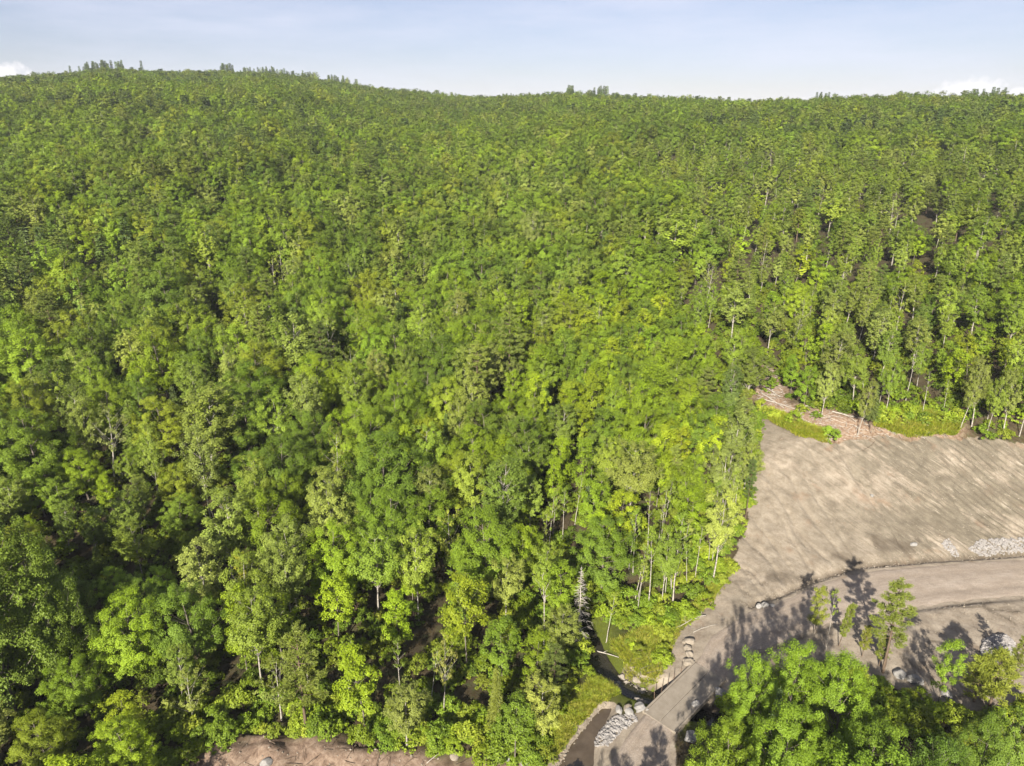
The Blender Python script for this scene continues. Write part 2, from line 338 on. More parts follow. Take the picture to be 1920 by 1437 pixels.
# ------------------------------------------------------------------ mesh helpers
def mk_mesh(name, V, F4=None, F3=None, mats=(), midx=None, smooth=False, attrs=None):
    V = np.asarray(V, np.float32); me = bpy.data.meshes.new(name)
    faces = []; 
    n4 = 0 if F4 is None else len(F4); n3 = 0 if F3 is None else len(F3)
    li = np.concatenate([np.asarray(F4, np.int32).ravel() if n4 else np.zeros(0, np.int32), np.asarray(F3, np.int32).ravel() if n3 else np.zeros(0, np.int32)])
    tot = np.concatenate([np.full(n4, 4, np.int32), np.full(n3, 3, np.int32)])
    st = np.concatenate([[0], np.cumsum(tot)[:-1]]).astype(np.int32) if len(tot) else np.zeros(0, np.int32)
    me.vertices.add(len(V)); me.vertices.foreach_set('co', V.ravel())
    me.loops.add(len(li)); me.loops.foreach_set('vertex_index', li)
    me.polygons.add(len(tot)); me.polygons.foreach_set('loop_start', st); me.polygons.foreach_set('loop_total', tot)
    if midx is not None: me.polygons.foreach_set('material_index', np.asarray(midx, np.int32))
    me.polygons.foreach_set('use_smooth', np.full(len(tot), smooth))
    for k, a in (attrs or {}).items():
        at_ = me.attributes.new(k, 'FLOAT', 'POINT'); at_.data.foreach_set('value', np.asarray(a, np.float32).ravel())
    for mm in mats: me.materials.append(mm)
    me.update(calc_edges=True)
    return me
def link(name, me, parent=None, loc=(0, 0, 0), rz=0.0, scale=None):
    o = bpy.data.objects.new(name, me); COL.objects.link(o)
    o.location = loc; o.rotation_euler = (0, 0, rz)
    if scale is not None: o.scale = scale
    if parent is not None: o.parent = parent
    return o
def tag(o, label=None, cat=None, group=None, kind=None):
    if label: o['label'] = label
    if cat: o['category'] = cat
    if group: o['group'] = group
    if kind: o['kind'] = kind
    return o
class MB:                                      # collects quads / tris
    def __init__(s): s.V = []; s.F4 = []; s.F3 = []; s.n = 0; s.A = []
    def add(s, V, F4=None, F3=None, lv=None):
        V = np.asarray(V, float).reshape(-1, 3)
        if F4 is not None and len(F4): s.F4.append(np.asarray(F4, int).reshape(-1, 4)+s.n)
        if F3 is not None and len(F3): s.F3.append(np.asarray(F3, int).reshape(-1, 3)+s.n)
        s.V.append(V); s.A.append(np.full(len(V), .5) if lv is None else np.asarray(lv, float)); s.n += len(V)
    def tube(s, P, R, sides=6, cap=False):
        P = np.asarray(P, float); R = np.asarray(R, float); n = len(P)
        T = np.gradient(P, axis=0); T /= np.linalg.norm(T, axis=1)[:, None]+1e-9
        up = np.where(np.abs(T[:, 2:3]) > .9, np.array([[1., 0, 0]]), np.array([[0, 0, 1.]]))
        A = np.cross(T, up); A /= np.linalg.norm(A, axis=1)[:, None]+1e-9; B = np.cross(T, A)
        for i in range(1, n):                     # keep the frame from flipping
            if np.dot(A[i], A[i-1]) < 0 and np.dot(B[i], B[i-1]) < 0: A[i] = -A[i]; B[i] = -B[i]
        th = np.arange(sides)*2*PI/sides
        V = P[:, None, :]+R[:, None, None]*(np.cos(th)[None, :, None]*A[:, None, :]+np.sin(th)[None, :, None]*B[:, None, :])
        i = np.arange(n-1)[:, None]; j = np.arange(sides)[None, :]; k = (j+1) % sides
        F = np.stack([i*sides+j, i*sides+k, (i+1)*sides+k, (i+1)*sides+j], -1).reshape(-1, 4)
        V = V.reshape(-1, 3)
        F3 = None
        if cap:
            V = np.vstack([V, P[0], P[-1]]); c0, c1 = n*sides, n*sides+1
            F3 = [(c0, (q+1) % sides, q) for q in range(sides)]+[(c1, (n-1)*sides+q, (n-1)*sides+(q+1) % sides) for q in range(sides)]
        s.add(V, F, F3)
    def box(s, c, d, ax=(1, 0), bev=0.0):
        u = np.array([ax[0], ax[1], 0.]); u /= np.linalg.norm(u); v = np.array([-u[1], u[0], 0.]); w = np.array([0, 0, 1.])
        b = bev; V = []; F = []
        h = np.array(d)/2
        if b <= 0:
            for k in range(8): V.append(np.array(c)+u*h[0]*(1 if k & 1 else -1)+v*h[1]*(1 if k & 2 else -1)+w*h[2]*(1 if k & 4 else -1))
            F = [(0, 2, 3, 1), (4, 5, 7, 6), (0, 1, 5, 4), (2, 6, 7, 3), (0, 4, 6, 2), (1, 3, 7, 5)]
            s.add(V, F); return
        # bevelled top edges
        for z, q in ((-h[2], 0), (h[2]-b, 0), (h[2], b)):
            for sx, sy in ((-1, -1), (1, -1), (1, 1), (-1, 1)):
                V.append(np.array(c)+u*sx*(h[0]-q)+v*sy*(h[1]-q)+w*z)
        F = [(3, 2, 1, 0), (8, 9, 10, 11)]
        for r in (0, 4):
            for k in range(4): F.append((r+k, r+(k+1) % 4, r+4+(k+1) % 4, r+4+k))
        s.add(V, F)
    def data(s):
        V = np.vstack(s.V) if s.V else np.zeros((0, 3))
        return V, (np.vstack(s.F4) if s.F4 else None), (np.vstack(s.F3) if s.F3 else None), (np.concatenate(s.A) if s.A else np.zeros(0))
    def mesh(s, name, m, smooth=False, attrs=False):
        V, F4, F3, A = s.data()
        return mk_mesh(name, V, F4, F3, [m], smooth=smooth, attrs={'lv': A} if attrs else None)

# ------------------------------------------------------------------ ground: one sheet to the horizon, finest where it is bare
def axis(spans):
    out = []
    for a, b, s in spans: out += list(np.arange(a, b-1e-6, s))
    out.append(spans[-1][1]); return np.array(out)
def grow(a, b, s0, k=1.12):
    o = [a]; s = s0
    while abs(o[-1]-a) < abs(b-a): o.append(o[-1]+math.copysign(s, b-a)); s *= k
    return o
gx = np.array(sorted(set(np.round(grow(-62, -7000, 1.6, 1.09)[1:]+list(np.arange(-62, 0, .7))+list(np.arange(0, 36, .42))+list(np.arange(36, 112, .3))+grow(112, 7000, 1.0, 1.09), 3))))
gy = np.array(sorted(set(np.round(grow(50, -3000, 1.5, 1.2)[1:]+list(np.arange(50, 92, .36))+list(np.arange(92, 146, .3))+grow(146, 9000, .8, 1.055), 3))))
GX, GY = np.meshgrid(gx, gy)
GZ = terrain(GX, GY)
rsd = poly_sd(ROAD, GX, GY)
GZ = GZ-.17*(1-sstep(-1.9, -.5, rsd))+.05*fbm(GX/.9, GY/.9, 95, 3)*(rsd < 3)
# the beck runs open under the bridge
nx_, ny_ = len(gx), len(gy)
ii = (np.arange(ny_-1)[:, None]*nx_+np.arange(nx_-1)[None, :]).ravel()
F = np.stack([ii, ii+1, ii+nx_+1, ii+nx_], -1)
bsd = poly_sd(BARE, GX, GY)
soil = 1-sstep(-1.2, 1.2, bsd+1.6*fbm(GX/4, GY/4, 71, 3))
soil = np.maximum(soil, .8*(1-sstep(-.5, 1.0, poly_sd(TONGUE, GX, GY)+1.5*fbm(GX/2, GY/2, 72, 3)))*sstep(.35, .6, vnoise(GX/2.2, GY/2.2, 73)+.15))
bank = 1-sstep(-1.0, 1.2, poly_sd(SOILBANK, GX, GY)+1.4*fbm(GX/3, GY/3, 74, 3))
dtoe = GY-line_y(TOE, GX)
slopem = ((GX > 34) & (dtoe > .8))*(.35+.65*sstep(52, 88, GX+.6*dtoe+10*fbm(GX/12, GY/12, 97, 2)))
damp_shade = np.where((GX > 36), np.exp(-((dtoe-.9)/.45)**2), 0)*(.5+.5*vnoise(GX/3, GY/3, 75))  # painted dark line that widens the ditch's own shade
damp_shade = np.maximum(damp_shade, np.where((GX > 34) & (GY < line_y(ROADR, GX)+.5) & (GX < 74), np.exp(-((rsd-.35)/.35)**2)*sstep(.35, .65, vnoise(GX/4, GY/4, 76))*.6, 0))  # berm's shadow painted as a broken dark line on the near road edge
damp_shade = np.maximum(damp_shade, .6*sstep(.1, .4, fbm(GX/5, GY/4, 98, 3)+.35-.09*np.abs(dtoe-4)-.025*np.abs(GX-54))*(dtoe > .5)*(GX > 36))
damp_shade = np.maximum(damp_shade, 1-sstep(1.2, 2.6, seg_dist(STREAM, GX, GY)))
damp_shade = np.maximum(damp_shade, .75*np.exp(-(np.abs(fbm(GX/7, GY/7, 77, 3))/.025)**2)*((GX > 52) & (GX < 90) & (GY < line_y(ROADR, GX))))
pdist = poly_sd(POND, GX, GY)
soil = np.maximum(soil, 1-sstep(.6, 1.4, pdist+.6*fbm(GX/1.5, GY/1.5, 78, 2)))
litter = 1-sstep(-2, 3.5, poly_sd(OPENING, GX, GY)+2*fbm(GX/4, GY/4, 79, 3))
grass = np.clip(.9*(1-sstep(2.5, 7.0, seg_dist(STREAM, GX, GY)+2*fbm(GX/3, GY/3, 80, 2)))+.7*sstep(2.2, 1.0, pdist)*0, 0, 1)*(GX < 30)
r_ = np.hypot(GX, GY); grass = np.maximum(grass, sstep(600, 1000, r_)*.5)
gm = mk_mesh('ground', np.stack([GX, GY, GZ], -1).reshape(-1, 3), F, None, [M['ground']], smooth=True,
             attrs=dict(soil=soil, grass=grass, slope=slopem, damp_shade=damp_shade, litter=litter, bank=bank))
tag(link('ground', gm), kind='structure')

# road sheet
def resample(P, n):
    P = np.array(P); s = np.concatenate([[0], np.cumsum(np.hypot(*np.diff(P, axis=0).T))]); q = np.linspace(0, s[-1], n)
    return np.stack([np.interp(q, s, P[:, 0]), np.interp(q, s, P[:, 1])], -1)
def road_sheet(name, Lp, Rp, n, k=33):
    A, B = resample(Lp, n), resample(Rp, n)
    for q in range(3):
        A[1:-1] = (A[:-2]+2*A[1:-1]+A[2:])/4; B[1:-1] = (B[:-2]+2*B[1:-1]+B[2:])/4
    w = np.linspace(0, 1, k)
    wob = np.stack([fbm(A[:, 0]/2.5, A[:, 1]/2.5, 90, 3), fbm(B[:, 0]/2.5, B[:, 1]/2.5, 91, 3)], -1)
    P = A[:, None]*(1-w)[None, :, None]+B[:, None]*w[None, :, None]
    d = (B-A)/np.linalg.norm(B-A, axis=1)[:, None]
    P = P+(wob[:, :1]*.45*(w[None] < .01)+wob[:, 1:]*.45*(w[None] > .99))[..., None]*d[:, None]
    c = .07*(1-(2*w-1)**4)-.05*np.exp(-((w-.3)/.07)**2)-.05*np.exp(-((w-.7)/.07)**2)-.16*np.clip(1-np.minimum(w, 1-w)/.13, 0, 1)**1.5
    z = .03+c[None]+.06*fbm(P[..., 0]/1.1, P[..., 1]/1.1, 92, 4)
    V = np.concatenate([P, z[..., None]], -1).reshape(-1, 3)
    ii = (np.arange(n-1)[:, None]*k+np.arange(k-1)[None]).ravel()
    F = np.stack([ii, ii+k, ii+k+1, ii+1], -1)
    me = mk_mesh(name, V, F, None, [M['road']], smooth=True, attrs=dict(across=np.tile(w, n), along=np.repeat(np.cumsum(np.concatenate([[0], np.linalg.norm(np.diff((A+B)/2, axis=0), axis=1)])), k)))
    return tag(link(name, me), kind='structure')
BA, BB, BC, BD = [Vector((*flat(*p), 0)) for p in ((1213,1332), (1303,1243), (1266,1372), (1352,1282))]
road_sheet('road', ROADL[:4][:-1]+[(BA.x+.2, BA.y+.2)], ROADR[:3]+[(BC.x+.2, BC.y+.2)], 40)
road_sheet('road', [(BB.x-.2, BB.y-.2)]+ROADL[6:], [(BD.x-.2, BD.y-.2)]+ROADR[6:], 220)

# brook and side pool
def ribbon(pts, wid, z, n, name, m):
    A = resample(pts, n); d = np.gradient(A, axis=0); d /= np.linalg.norm(d, axis=1)[:, None]; nn = np.stack([-d[:, 1], d[:, 0]], -1)
    w = wid*(1+.35*fbm(np.arange(n)/6, np.zeros(n), 93, 2))
    V = []; F = []
    for k in range(5):
        f = k/2-1; V.append(np.concatenate([A+nn*(w*f)[:, None], np.full((n, 1), z)], 1))
    V = np.stack(V, 1).reshape(-1, 3); ii = (np.arange(n-1)[:, None]*5+np.arange(4)[None]).ravel()
    return tag(link(name, mk_mesh(name, V, np.stack([ii, ii+1, ii+6, ii+5], -1), None, [m], smooth=True)), kind='structure')
ribbon(STREAM, 1.55, -2.12, 60, 'brook_water', M['brook'])
pc = np.mean(np.array(POND), 0); pr = resample(POND+[POND[0]], 60)[:-1]
pv = [np.array([pc[0], pc[1], -.62])]; pf = []
for s in (.5, 1.08):
    for q in pr: pv.append(np.array([*(pc+(q-pc)*s), -.62]))
npd = len(pr)
F3 = [(0, 1+k, 1+(k+1) % npd) for k in range(npd)]; F4 = [(1+k, 1+npd+k, 1+npd+(k+1) % npd, 1+(k+1) % npd) for k in range(npd)]
tag(link('pool_water', mk_mesh('pool_water', np.array(pv), F4, F3, [M['mud_water']], smooth=True)), kind='structure')

# ------------------------------------------------------------------ bridge
br = bpy.data.objects.new('bridge', None); COL.objects.link(br)
u = (BB-BA+BD-BC).normalized(); v = Vector((u.y, -u.x, 0)); mid = (BA+BB+BC+BD)/4
blen = (BB-BA).length+.6; bwid = abs((BC-BA).dot(v)); br.location = mid
tag(br, 'short concrete slab bridge crossing the brook on the gravel road', 'bridge')
def bpart(name, boxes, m, bev=.03):
    b = MB()
    for (a, c, z, dl, dw, dz) in boxes: b.box((u*a+v*c+Vector((0, 0, z)))[:], (dl, dw, dz), (u.x, u.y), bev)
    return link(name, b.mesh(name, m), br)
hw = bwid/2
for s in (-1, 1):
    bpart('deck_slab', [(0, s*hw/2, -.09, blen, hw-.05, .42)], M['concrete'])
    bpart('kerb_beam', [(0, s*(hw+.12), -.04, blen, .22, .62)], M['concrete'])
    bpart('abutment', [(s*(blen/2-.55), 0, -1.55, 1.1, bwid+.9, 2.4)], M['concrete'])
    for q in (-.62, .62): bpart('girder', [(0, s*hw*.5+q*.9, -.62, blen-2.4, .28, .6)], M['steel'], 0)
for k, a in enumerate((-3.3, -1.7, -.2, 1.3, 3.0)):
    b = MB(); P = u*a-v*(hw+.35); tilt = (-.05, .06, .02, -.03, .05)[k]
    b.tube([(P+Vector((tilt*z, .02*z, z)))[:] for z in (-.5, .4, 1.25)], [.045, .045, .04], 6, True)
    link('stake', b.mesh('stake', M['steel'], True), br)

# ------------------------------------------------------------------ boulders, stones, logs
def ico(sub):
    import bmesh
    bm = bmesh.new(); bmesh.ops.create_icosphere(bm, subdivisions=sub, radius=1)
    V = np.array([v.co[:] for v in bm.verts]); F = np.array([[v.index for v in f.verts] for f in bm.faces]); bm.free(); return V, F
ICO3, ICO2, ICO1 = ico(3), ico(2), ico(1)
def rock_shape(I, seed, flatn=.7):
    rg = np.random.default_rng(seed); V = I[0].copy()
    for _ in range(9):                      # plane cuts make facets
        n = rg.normal(size=3); n /= np.linalg.norm(n); h = rg.uniform(.62, .95); d = V@n
        V = V-np.maximum(d-h, 0)[:, None]*n*.9
    V *= 1+.10*np.sin(V@rg.normal(size=3)*3+rg.uniform(0, 6))[:, None]+.05*np.sin(V@rg.normal(size=3)*8)[:, None]
    V *= np.array([rg.uniform(.9, 1.3), rg.uniform(.75, 1.0), flatn*rg.uniform(.85, 1.15)]); return V
ROCKS = []
for k in range(8):
    for mm in ('granite', 'granite_tan'):
        ROCKS.append(mk_mesh('boulder', rock_shape(ICO3, 300+k), None, ICO3[1], [M[mm]], smooth=False))
def boulder(px, py, size, label, group, k, tan=False, dz=0.0):
    x, y = at(px, py); z = float(terrain(x, y))
    if poly_in(ROAD, x, y): z = max(z, .0)
    o = link('boulder', ROCKS[(k % 8)*2+int(tan)], None, (x, y, z+size*.32+dz), random.uniform(0, 6), (size, size, size))
    o.rotation_euler = (random.uniform(-.25, .25), random.uniform(-.25, .25), random.uniform(0, 6))
    return tag(o, label, 'boulder', group)
G1 = 'boulders lining the far end of the bridge'
for k, (px, py, s, d) in enumerate([(1291,1206,.72,'farthest of the column of boulders at the bridge end'), (1290,1219,.68,'tan boulder, second from the far end of the bridge-end column'), (1292,1231,.68,'tan boulder, second from the bridge in the bridge-end column'), (1290,1245,.76,'big tan boulder touching the far left corner of the bridge')]):
    boulder(px, py, s, d if 'boulder ' in d or 'boulders' in d else d, G1, k, True)
G2 = 'boulders at the near left corner of the bridge'
for k, (px, py, s, d) in enumerate([(1199,1329,.85,'biggest grey boulder at the near left corner of the bridge'), (1211,1334,.42,'small grey boulder squeezed between the biggest boulder and the bridge'), (1179,1337,.52,'rounded grey boulder between riprap and the biggest bridge boulder'), (1176,1330,.55,'tan boulder above the rounded one beside the brook'), (1160,1334,.55,'leftmost grey boulder at the top of the riprap stones')]):
    boulder(px, py, s, d, G2, k+3, k == 3)
G3 = 'three pale boulders at the shaded road edge'
for k, (px, py, s, d) in enumerate([(1422,1138,.52,'leftmost of three pale boulders on the shaded road edge'), (1434,1137,.64,'middle and biggest of three pale boulders on the road edge'), (1448,1137,.42,'rightmost and smallest of three pale boulders on the road edge')]):
    boulder(px, py, s, d, G3, k+1)
G4 = 'pale boulders on the shaded dirt among the trees'
for k, (px, py, s, d) in enumerate([(1687,1268,.8,'left pale boulder of the pair on shaded dirt below the pine'), (1713,1279,.95,'right pale boulder of the pair on shaded dirt below the pine'), (1772,1304,.8,'pale boulder beside the golden pine clump right of the pair')]):
    boulder(px, py, s, d, G4, k+5)
for k, (px, py, s, d) in enumerate([(1294,1384,.9,'large grey boulder below the near right corner of the bridge'), (1300,1352,.7,'smaller grey boulder beside the right kerb of the bridge'), (1350,1300,.9,'pale boulder half hidden by leaves beside the far right bridge corner')]):
    boulder(px, py, s, d, 'boulders under the right side of the bridge', k+2, dz=-.2)
for k, (px, py, s, d) in enumerate([(1194,1277,.7,'tan boulder in the grass above the brook rocks'), (1158,1286,.6,'grey boulder on the left bank of the brook'), (984,1432,.6,'grey rock at the right end of the bare soil bank'), (950,1420,.45,'white rock in the bushes above the soil bank'), (853,1421,.55,'tan rock at the top edge of the soil bank'), (500,1434,.6,'pale rock on the bare soil bank, left of its middle'), (1065,1142,.8,'grey rock standing in the bushes left of the dead spruce'),
        (1712,1022,.55,'pale boulder alone on the lower part of the graded slope'), (1635,930,.35,'small pale stone in the middle of the graded slope'), (1555,755,.6,'white boulder in the slash beneath the trees above the slope')]):
    boulder(px, py, s, d, 'scattered boulders', k+1, k in (0, 4))
def sample_in(poly, n, rg):
    P = np.array(poly); lo, hi = P.min(0), P.max(0); out = np.zeros((0, 2))
    while len(out) < n:
        q = rg.uniform(lo, hi, (n*2, 2)); out = np.vstack([out, q[poly_in(poly, q[:, 0], q[:, 1])]])
    return out[:n]
def stones(name, poly, n, smin, smax, m, label, seed, zoff=0, heap=0):
    rg = np.random.default_rng(seed); b = MB(); P = np.array(poly); c = P.mean(0); R = np.abs(P-c).max()
    shapes = [rock_shape(ICO1, 500+k, .75) for k in range(8)]; Q = sample_in(poly, n, rg); Z = terrain(Q[:, 0], Q[:, 1]); SD = -poly_sd(poly, Q[:, 0], Q[:, 1])
    for q, zt, sd in zip(Q, Z, SD):
        s = rg.uniform(smin, smax)*(1 if rg.random() < .85 else 1.6); a = rg.uniform(0, 6.28)
        V = shapes[rg.integers(8)]*s; V = np.stack([V[:, 0]*math.cos(a)-V[:, 1]*math.sin(a), V[:, 0]*math.sin(a)+V[:, 1]*math.cos(a), V[:, 2]], -1)
        b.add(V+np.array([q[0], q[1], zt+s*.25+zoff+heap*min(1, sd/R/.75)**.8*rg.uniform(.86, 1.0)]), None, ICO1[1])
    return tag(link(name, b.mesh(name, m)), label, name.replace('_', ' '), kind='stuff')
def pp(*pts): return [at(*p) for p in pts]
stones('riprap_stones', pp((1112,1395),(1128,1368),(1150,1345),(1190,1340),(1196,1352),(1165,1372),(1140,1400),(1118,1402)), 520, .06, .20, M['rubble'], 'patch of pale riprap stones beside the brown pool', 1)
stones('pool_stones', pp((1040,1437),(1062,1395),(1100,1345),(1130,1318),(1155,1322),(1128,1335),(1108,1355),(1085,1385),(1060,1430),(1050,1450)), 170, .03, .13, M['granite_tan'], 'line of pale stones along the left shore of the pool', 2)
stones('gravel_pile', pp((1838,1232),(1842,1205),(1862,1192),(1885,1192),(1902,1206),(1905,1228),(1880,1245),(1852,1246)), 1100, .10, .22, M['rubble'], 'heap of pale crushed stone on the dirt at the right', 3, heap=1.5)
stones('slope_stones', pp((1815,1030),(1840,1012),(1920,1008),(2050,1006),(2050,1030),(1920,1036),(1840,1046)), 1500, .10, .24, M['rubble'], 'band of pale rubble at the foot of the graded slope', 4)
stones('slope_rubble', pp((1762,1018),(1778,1010),(1792,1030),(1800,1048),(1784,1042)), 150, .09, .2, M['rubble'], 'small patch of pale rubble left of the rubble band', 5)
stones('brook_rocks', pp((1140,1270),(1160,1268),(1185,1285),(1215,1295),(1225,1310),(1200,1318),(1170,1300),(1150,1285)), 150, .18, .42, M['stone_wet'], 'dark wet rocks crowding the brook bed above the bridge', 6, .1)
stones('loose_stones', BARE[:1]+[BARE[2], BARE[4], (38, 86), (60, 101), (100, 103), (100, 122), (62, 125)], 800, .035, .10, M['granite_tan'], 'small loose stones scattered over the graded slope', 7)
stones('bank_stones', SOILBANK, 260, .05, .16, M['granite_tan'], 'small stones strewn on the bare soil bank', 8)
stones('road_stones', [p for p in ROADR[7:]]+[(p[0], p[1]-16) for p in ROADR[7:]][::-1], 900, .03, .10, M['granite_tan'], 'small stones strewn over the dirt below the road', 10, .03)
stones('verge_stones', ROADL[7:]+[(p[0], p[1]+2.2) for p in ROADL[7:]][::-1], 500, .04, .13, M['granite_tan'], 'pebbles and clods in the ditch above the road', 11, .02)
stones('forest_edge_stones', pp((1225,1215),(1250,1235),(1245,1262),(1215,1262)), 60, .06, .16, M['granite_tan'], 'pebbles on the bare patch above the bridge', 9)

def log(px0, py0, px1, py1, r, label, h0=.15, h1=.3, sag=.0, twigs=3, m='bark_dead'):
    a = Vector((*at(px0, py0), 0)); c = Vector((*at(px1, py1), 0)); a.z = float(terrain(a.x, a.y))+h0; c.z = float(terrain(c.x, c.y))+h1
    b = MB(); P = []
    side = Vector((-(c-a).y, (c-a).x, 0)).normalized()
    for k in range(9):
        f = k/8; q = a.lerp(c, f); q = q+side*sag*math.sin(PI*f)*(c-a).length; q.z = max(q.z, float(terrain(q.x, q.y))+r*.6); P.append(q-a)
    b.tube([q[:] for q in P], np.linspace(r, r*.45, 9), 7, True)
    ln = (c-a).length
    for k in range(twigs):
        q = P[3+k % 5]; d = (side*random.choice((-1, 1))+(c-a).normalized()*.8+Vector((0, 0, .4))).normalized()*ln*random.uniform(.12, .28)
        b.tube([q[:], (q+d*.5)[:], (q+d+Vector((0, 0, -.05)))[:]], [r*.4, r*.28, r*.1], 5)
    o = link('fallen_log', b.mesh('fallen_log', M[m], True), None, a[:]); return tag(o, label, 'log', 'fallen logs and limbs')
log(1245,1172,1323,1158,.13,'long grey fallen log lying across the forest corner by the road',.2,.35,.03,5)
log(1262,1182,1313,1152,.08,'thin bent limb crossing the long grey log',.3,.6,-.06,4)
log(1300,1186,1345,1172,.05,'thin stick lying on the dirt beside the road bend',.05,.1,.05,2)
log(1162,1212,1206,1221,.12,'pale fallen log in the grass right of the dead spruce',.2,.3,.02,2)
log(1112,1222,1160,1236,.10,'pale log lying over the brook above the rocks',.2,.3,.02,2)
log(1122,1262,1132,1275,.12,'short pale log end on the left brook bank',.3,.3,0,0)
log(1208,1250,1248,1240,.06,'thin branch lying on the bare patch above the bridge',.1,.2,.05,3)
for k, (a, b_, c, d) in enumerate([(1424,738,1470,768),(1432,728,1462,748),(1428,752,1490,770),(1440,720,1452,745),(1500,765,1545,762),(1560,775,1600,786),(1420,762,1448,770)]):
    log(a, b_, c, d, .11, ['longest pale log in the slash above the slope corner', 'short pale log behind the longest slash log', 'lowest pale log of the slash pile above the slope corner', 'steep pale log at the top of the slash pile', 'grey log under the trees beside the white boulder', 'log on the pink slash right of the white boulder', 'stub of log at the left tip of the graded slope'][k], .2, .3, .02, 2)
log(800,1433,830,1414,.05,'thin pale stick on the right part of the soil bank',.2,.4,0.03,1)
log(905,1352,900,1372,.06,'thin pale branch above the right end of the soil bank',.6,.3,.05,2)
log(1640,828,1600,850,.05,'dark root lying at the top of the graded slope',.05,.05,.10,3,'bark_brown')
def brush(name, poly, n, seed, label, m='bark_dead'):
    rg = np.random.default_rng(seed); b = MB(); Q = sample_in(poly, n, rg); Z = terrain(Q[:, 0], Q[:, 1])
    for q, zt in zip(Q, Z):
        a = rg.uniform(0, PI); l = rg.uniform(.6, 2.6); d = np.array([math.cos(a), math.sin(a), rg.uniform(-.1, .25)])*l/2
        c = np.array([q[0], q[1], zt+rg.uniform(.05, .35)])
        b.tube([c-d, c+rg.normal(size=3)*.06, c+d], np.array([1, .8, .4])*rg.uniform(.02, .05), 4)
    return tag(link(name, b.mesh(name, M[m])), label, 'brush', kind='stuff')
brush('brush_debris', OPENING, 420, 1, 'pale cut branches and slash strewn above the graded slope')
brush('brook_debris', TONGUE, 120, 2, 'dead twigs strewn over the grassy tongue beside the brook', 'bark_grey')
brush('bank_debris', SOILBANK, 130, 3, 'twigs and roots strewn on the bare soil bank', 'bark_brown')

# ------------------------------------------------------------------ tree prototypes
class Tree: pass
def leaves(mb, rg, C, Nrm, S, asp=.62, lv=None, T=None):
    n = len(C)
    Nrm = Nrm/(np.linalg.norm(Nrm, axis=1)[:, None]+1e-9)
    if T is None: T = rg.normal(size=(n, 3))
    T = T-np.sum(T*Nrm, 1)[:, None]*Nrm; T /= np.linalg.norm(T, axis=1)[:, None]+1e-9
    B = np.cross(Nrm, T); S = np.asarray(S)[:, None]
    j = rg.uniform(-.25, .25, (n, 1))
    V = np.stack([C-T*S, C+B*S*asp+T*S*j+Nrm*S*.18, C+T*S*rg.uniform(.8, 1.1, (n, 1)), C-B*S*asp*rg.uniform(.8, 1.1, (n, 1))-T*S*j+Nrm*S*.18], 1).reshape(-1, 3)
    F = np.arange(n*4).reshape(-1, 4)
    lv = rg.random(n) if lv is None else lv
    mb.add(V, F, None, np.repeat(lv, 4))
def qcurve(a, b, c, n): 
    t = np.linspace(0, 1, n)[:, None]; return (1-t)**2*a+2*t*(1-t)*b+t*t*c
def envelope(shape, t):
    t = np.clip(t, 0, 1)
    if shape == 'dome': return (np.maximum(0, 1-t**2.4))**.55*np.minimum(1, (t+.18)/.4)**.6
    if shape == 'oval': return np.sin(PI*(.10+.86*t))**.75
    if shape == 'vase': return np.minimum(1, (t+.1)/.62)**.85*np.maximum(0, 1-np.maximum(0, (t-.55)/.47)**2)**.6
    if shape == 'cone': return np.maximum(.04, (1-t))**.8*np.minimum(1, (t+.1)/.2)
    return 1-t
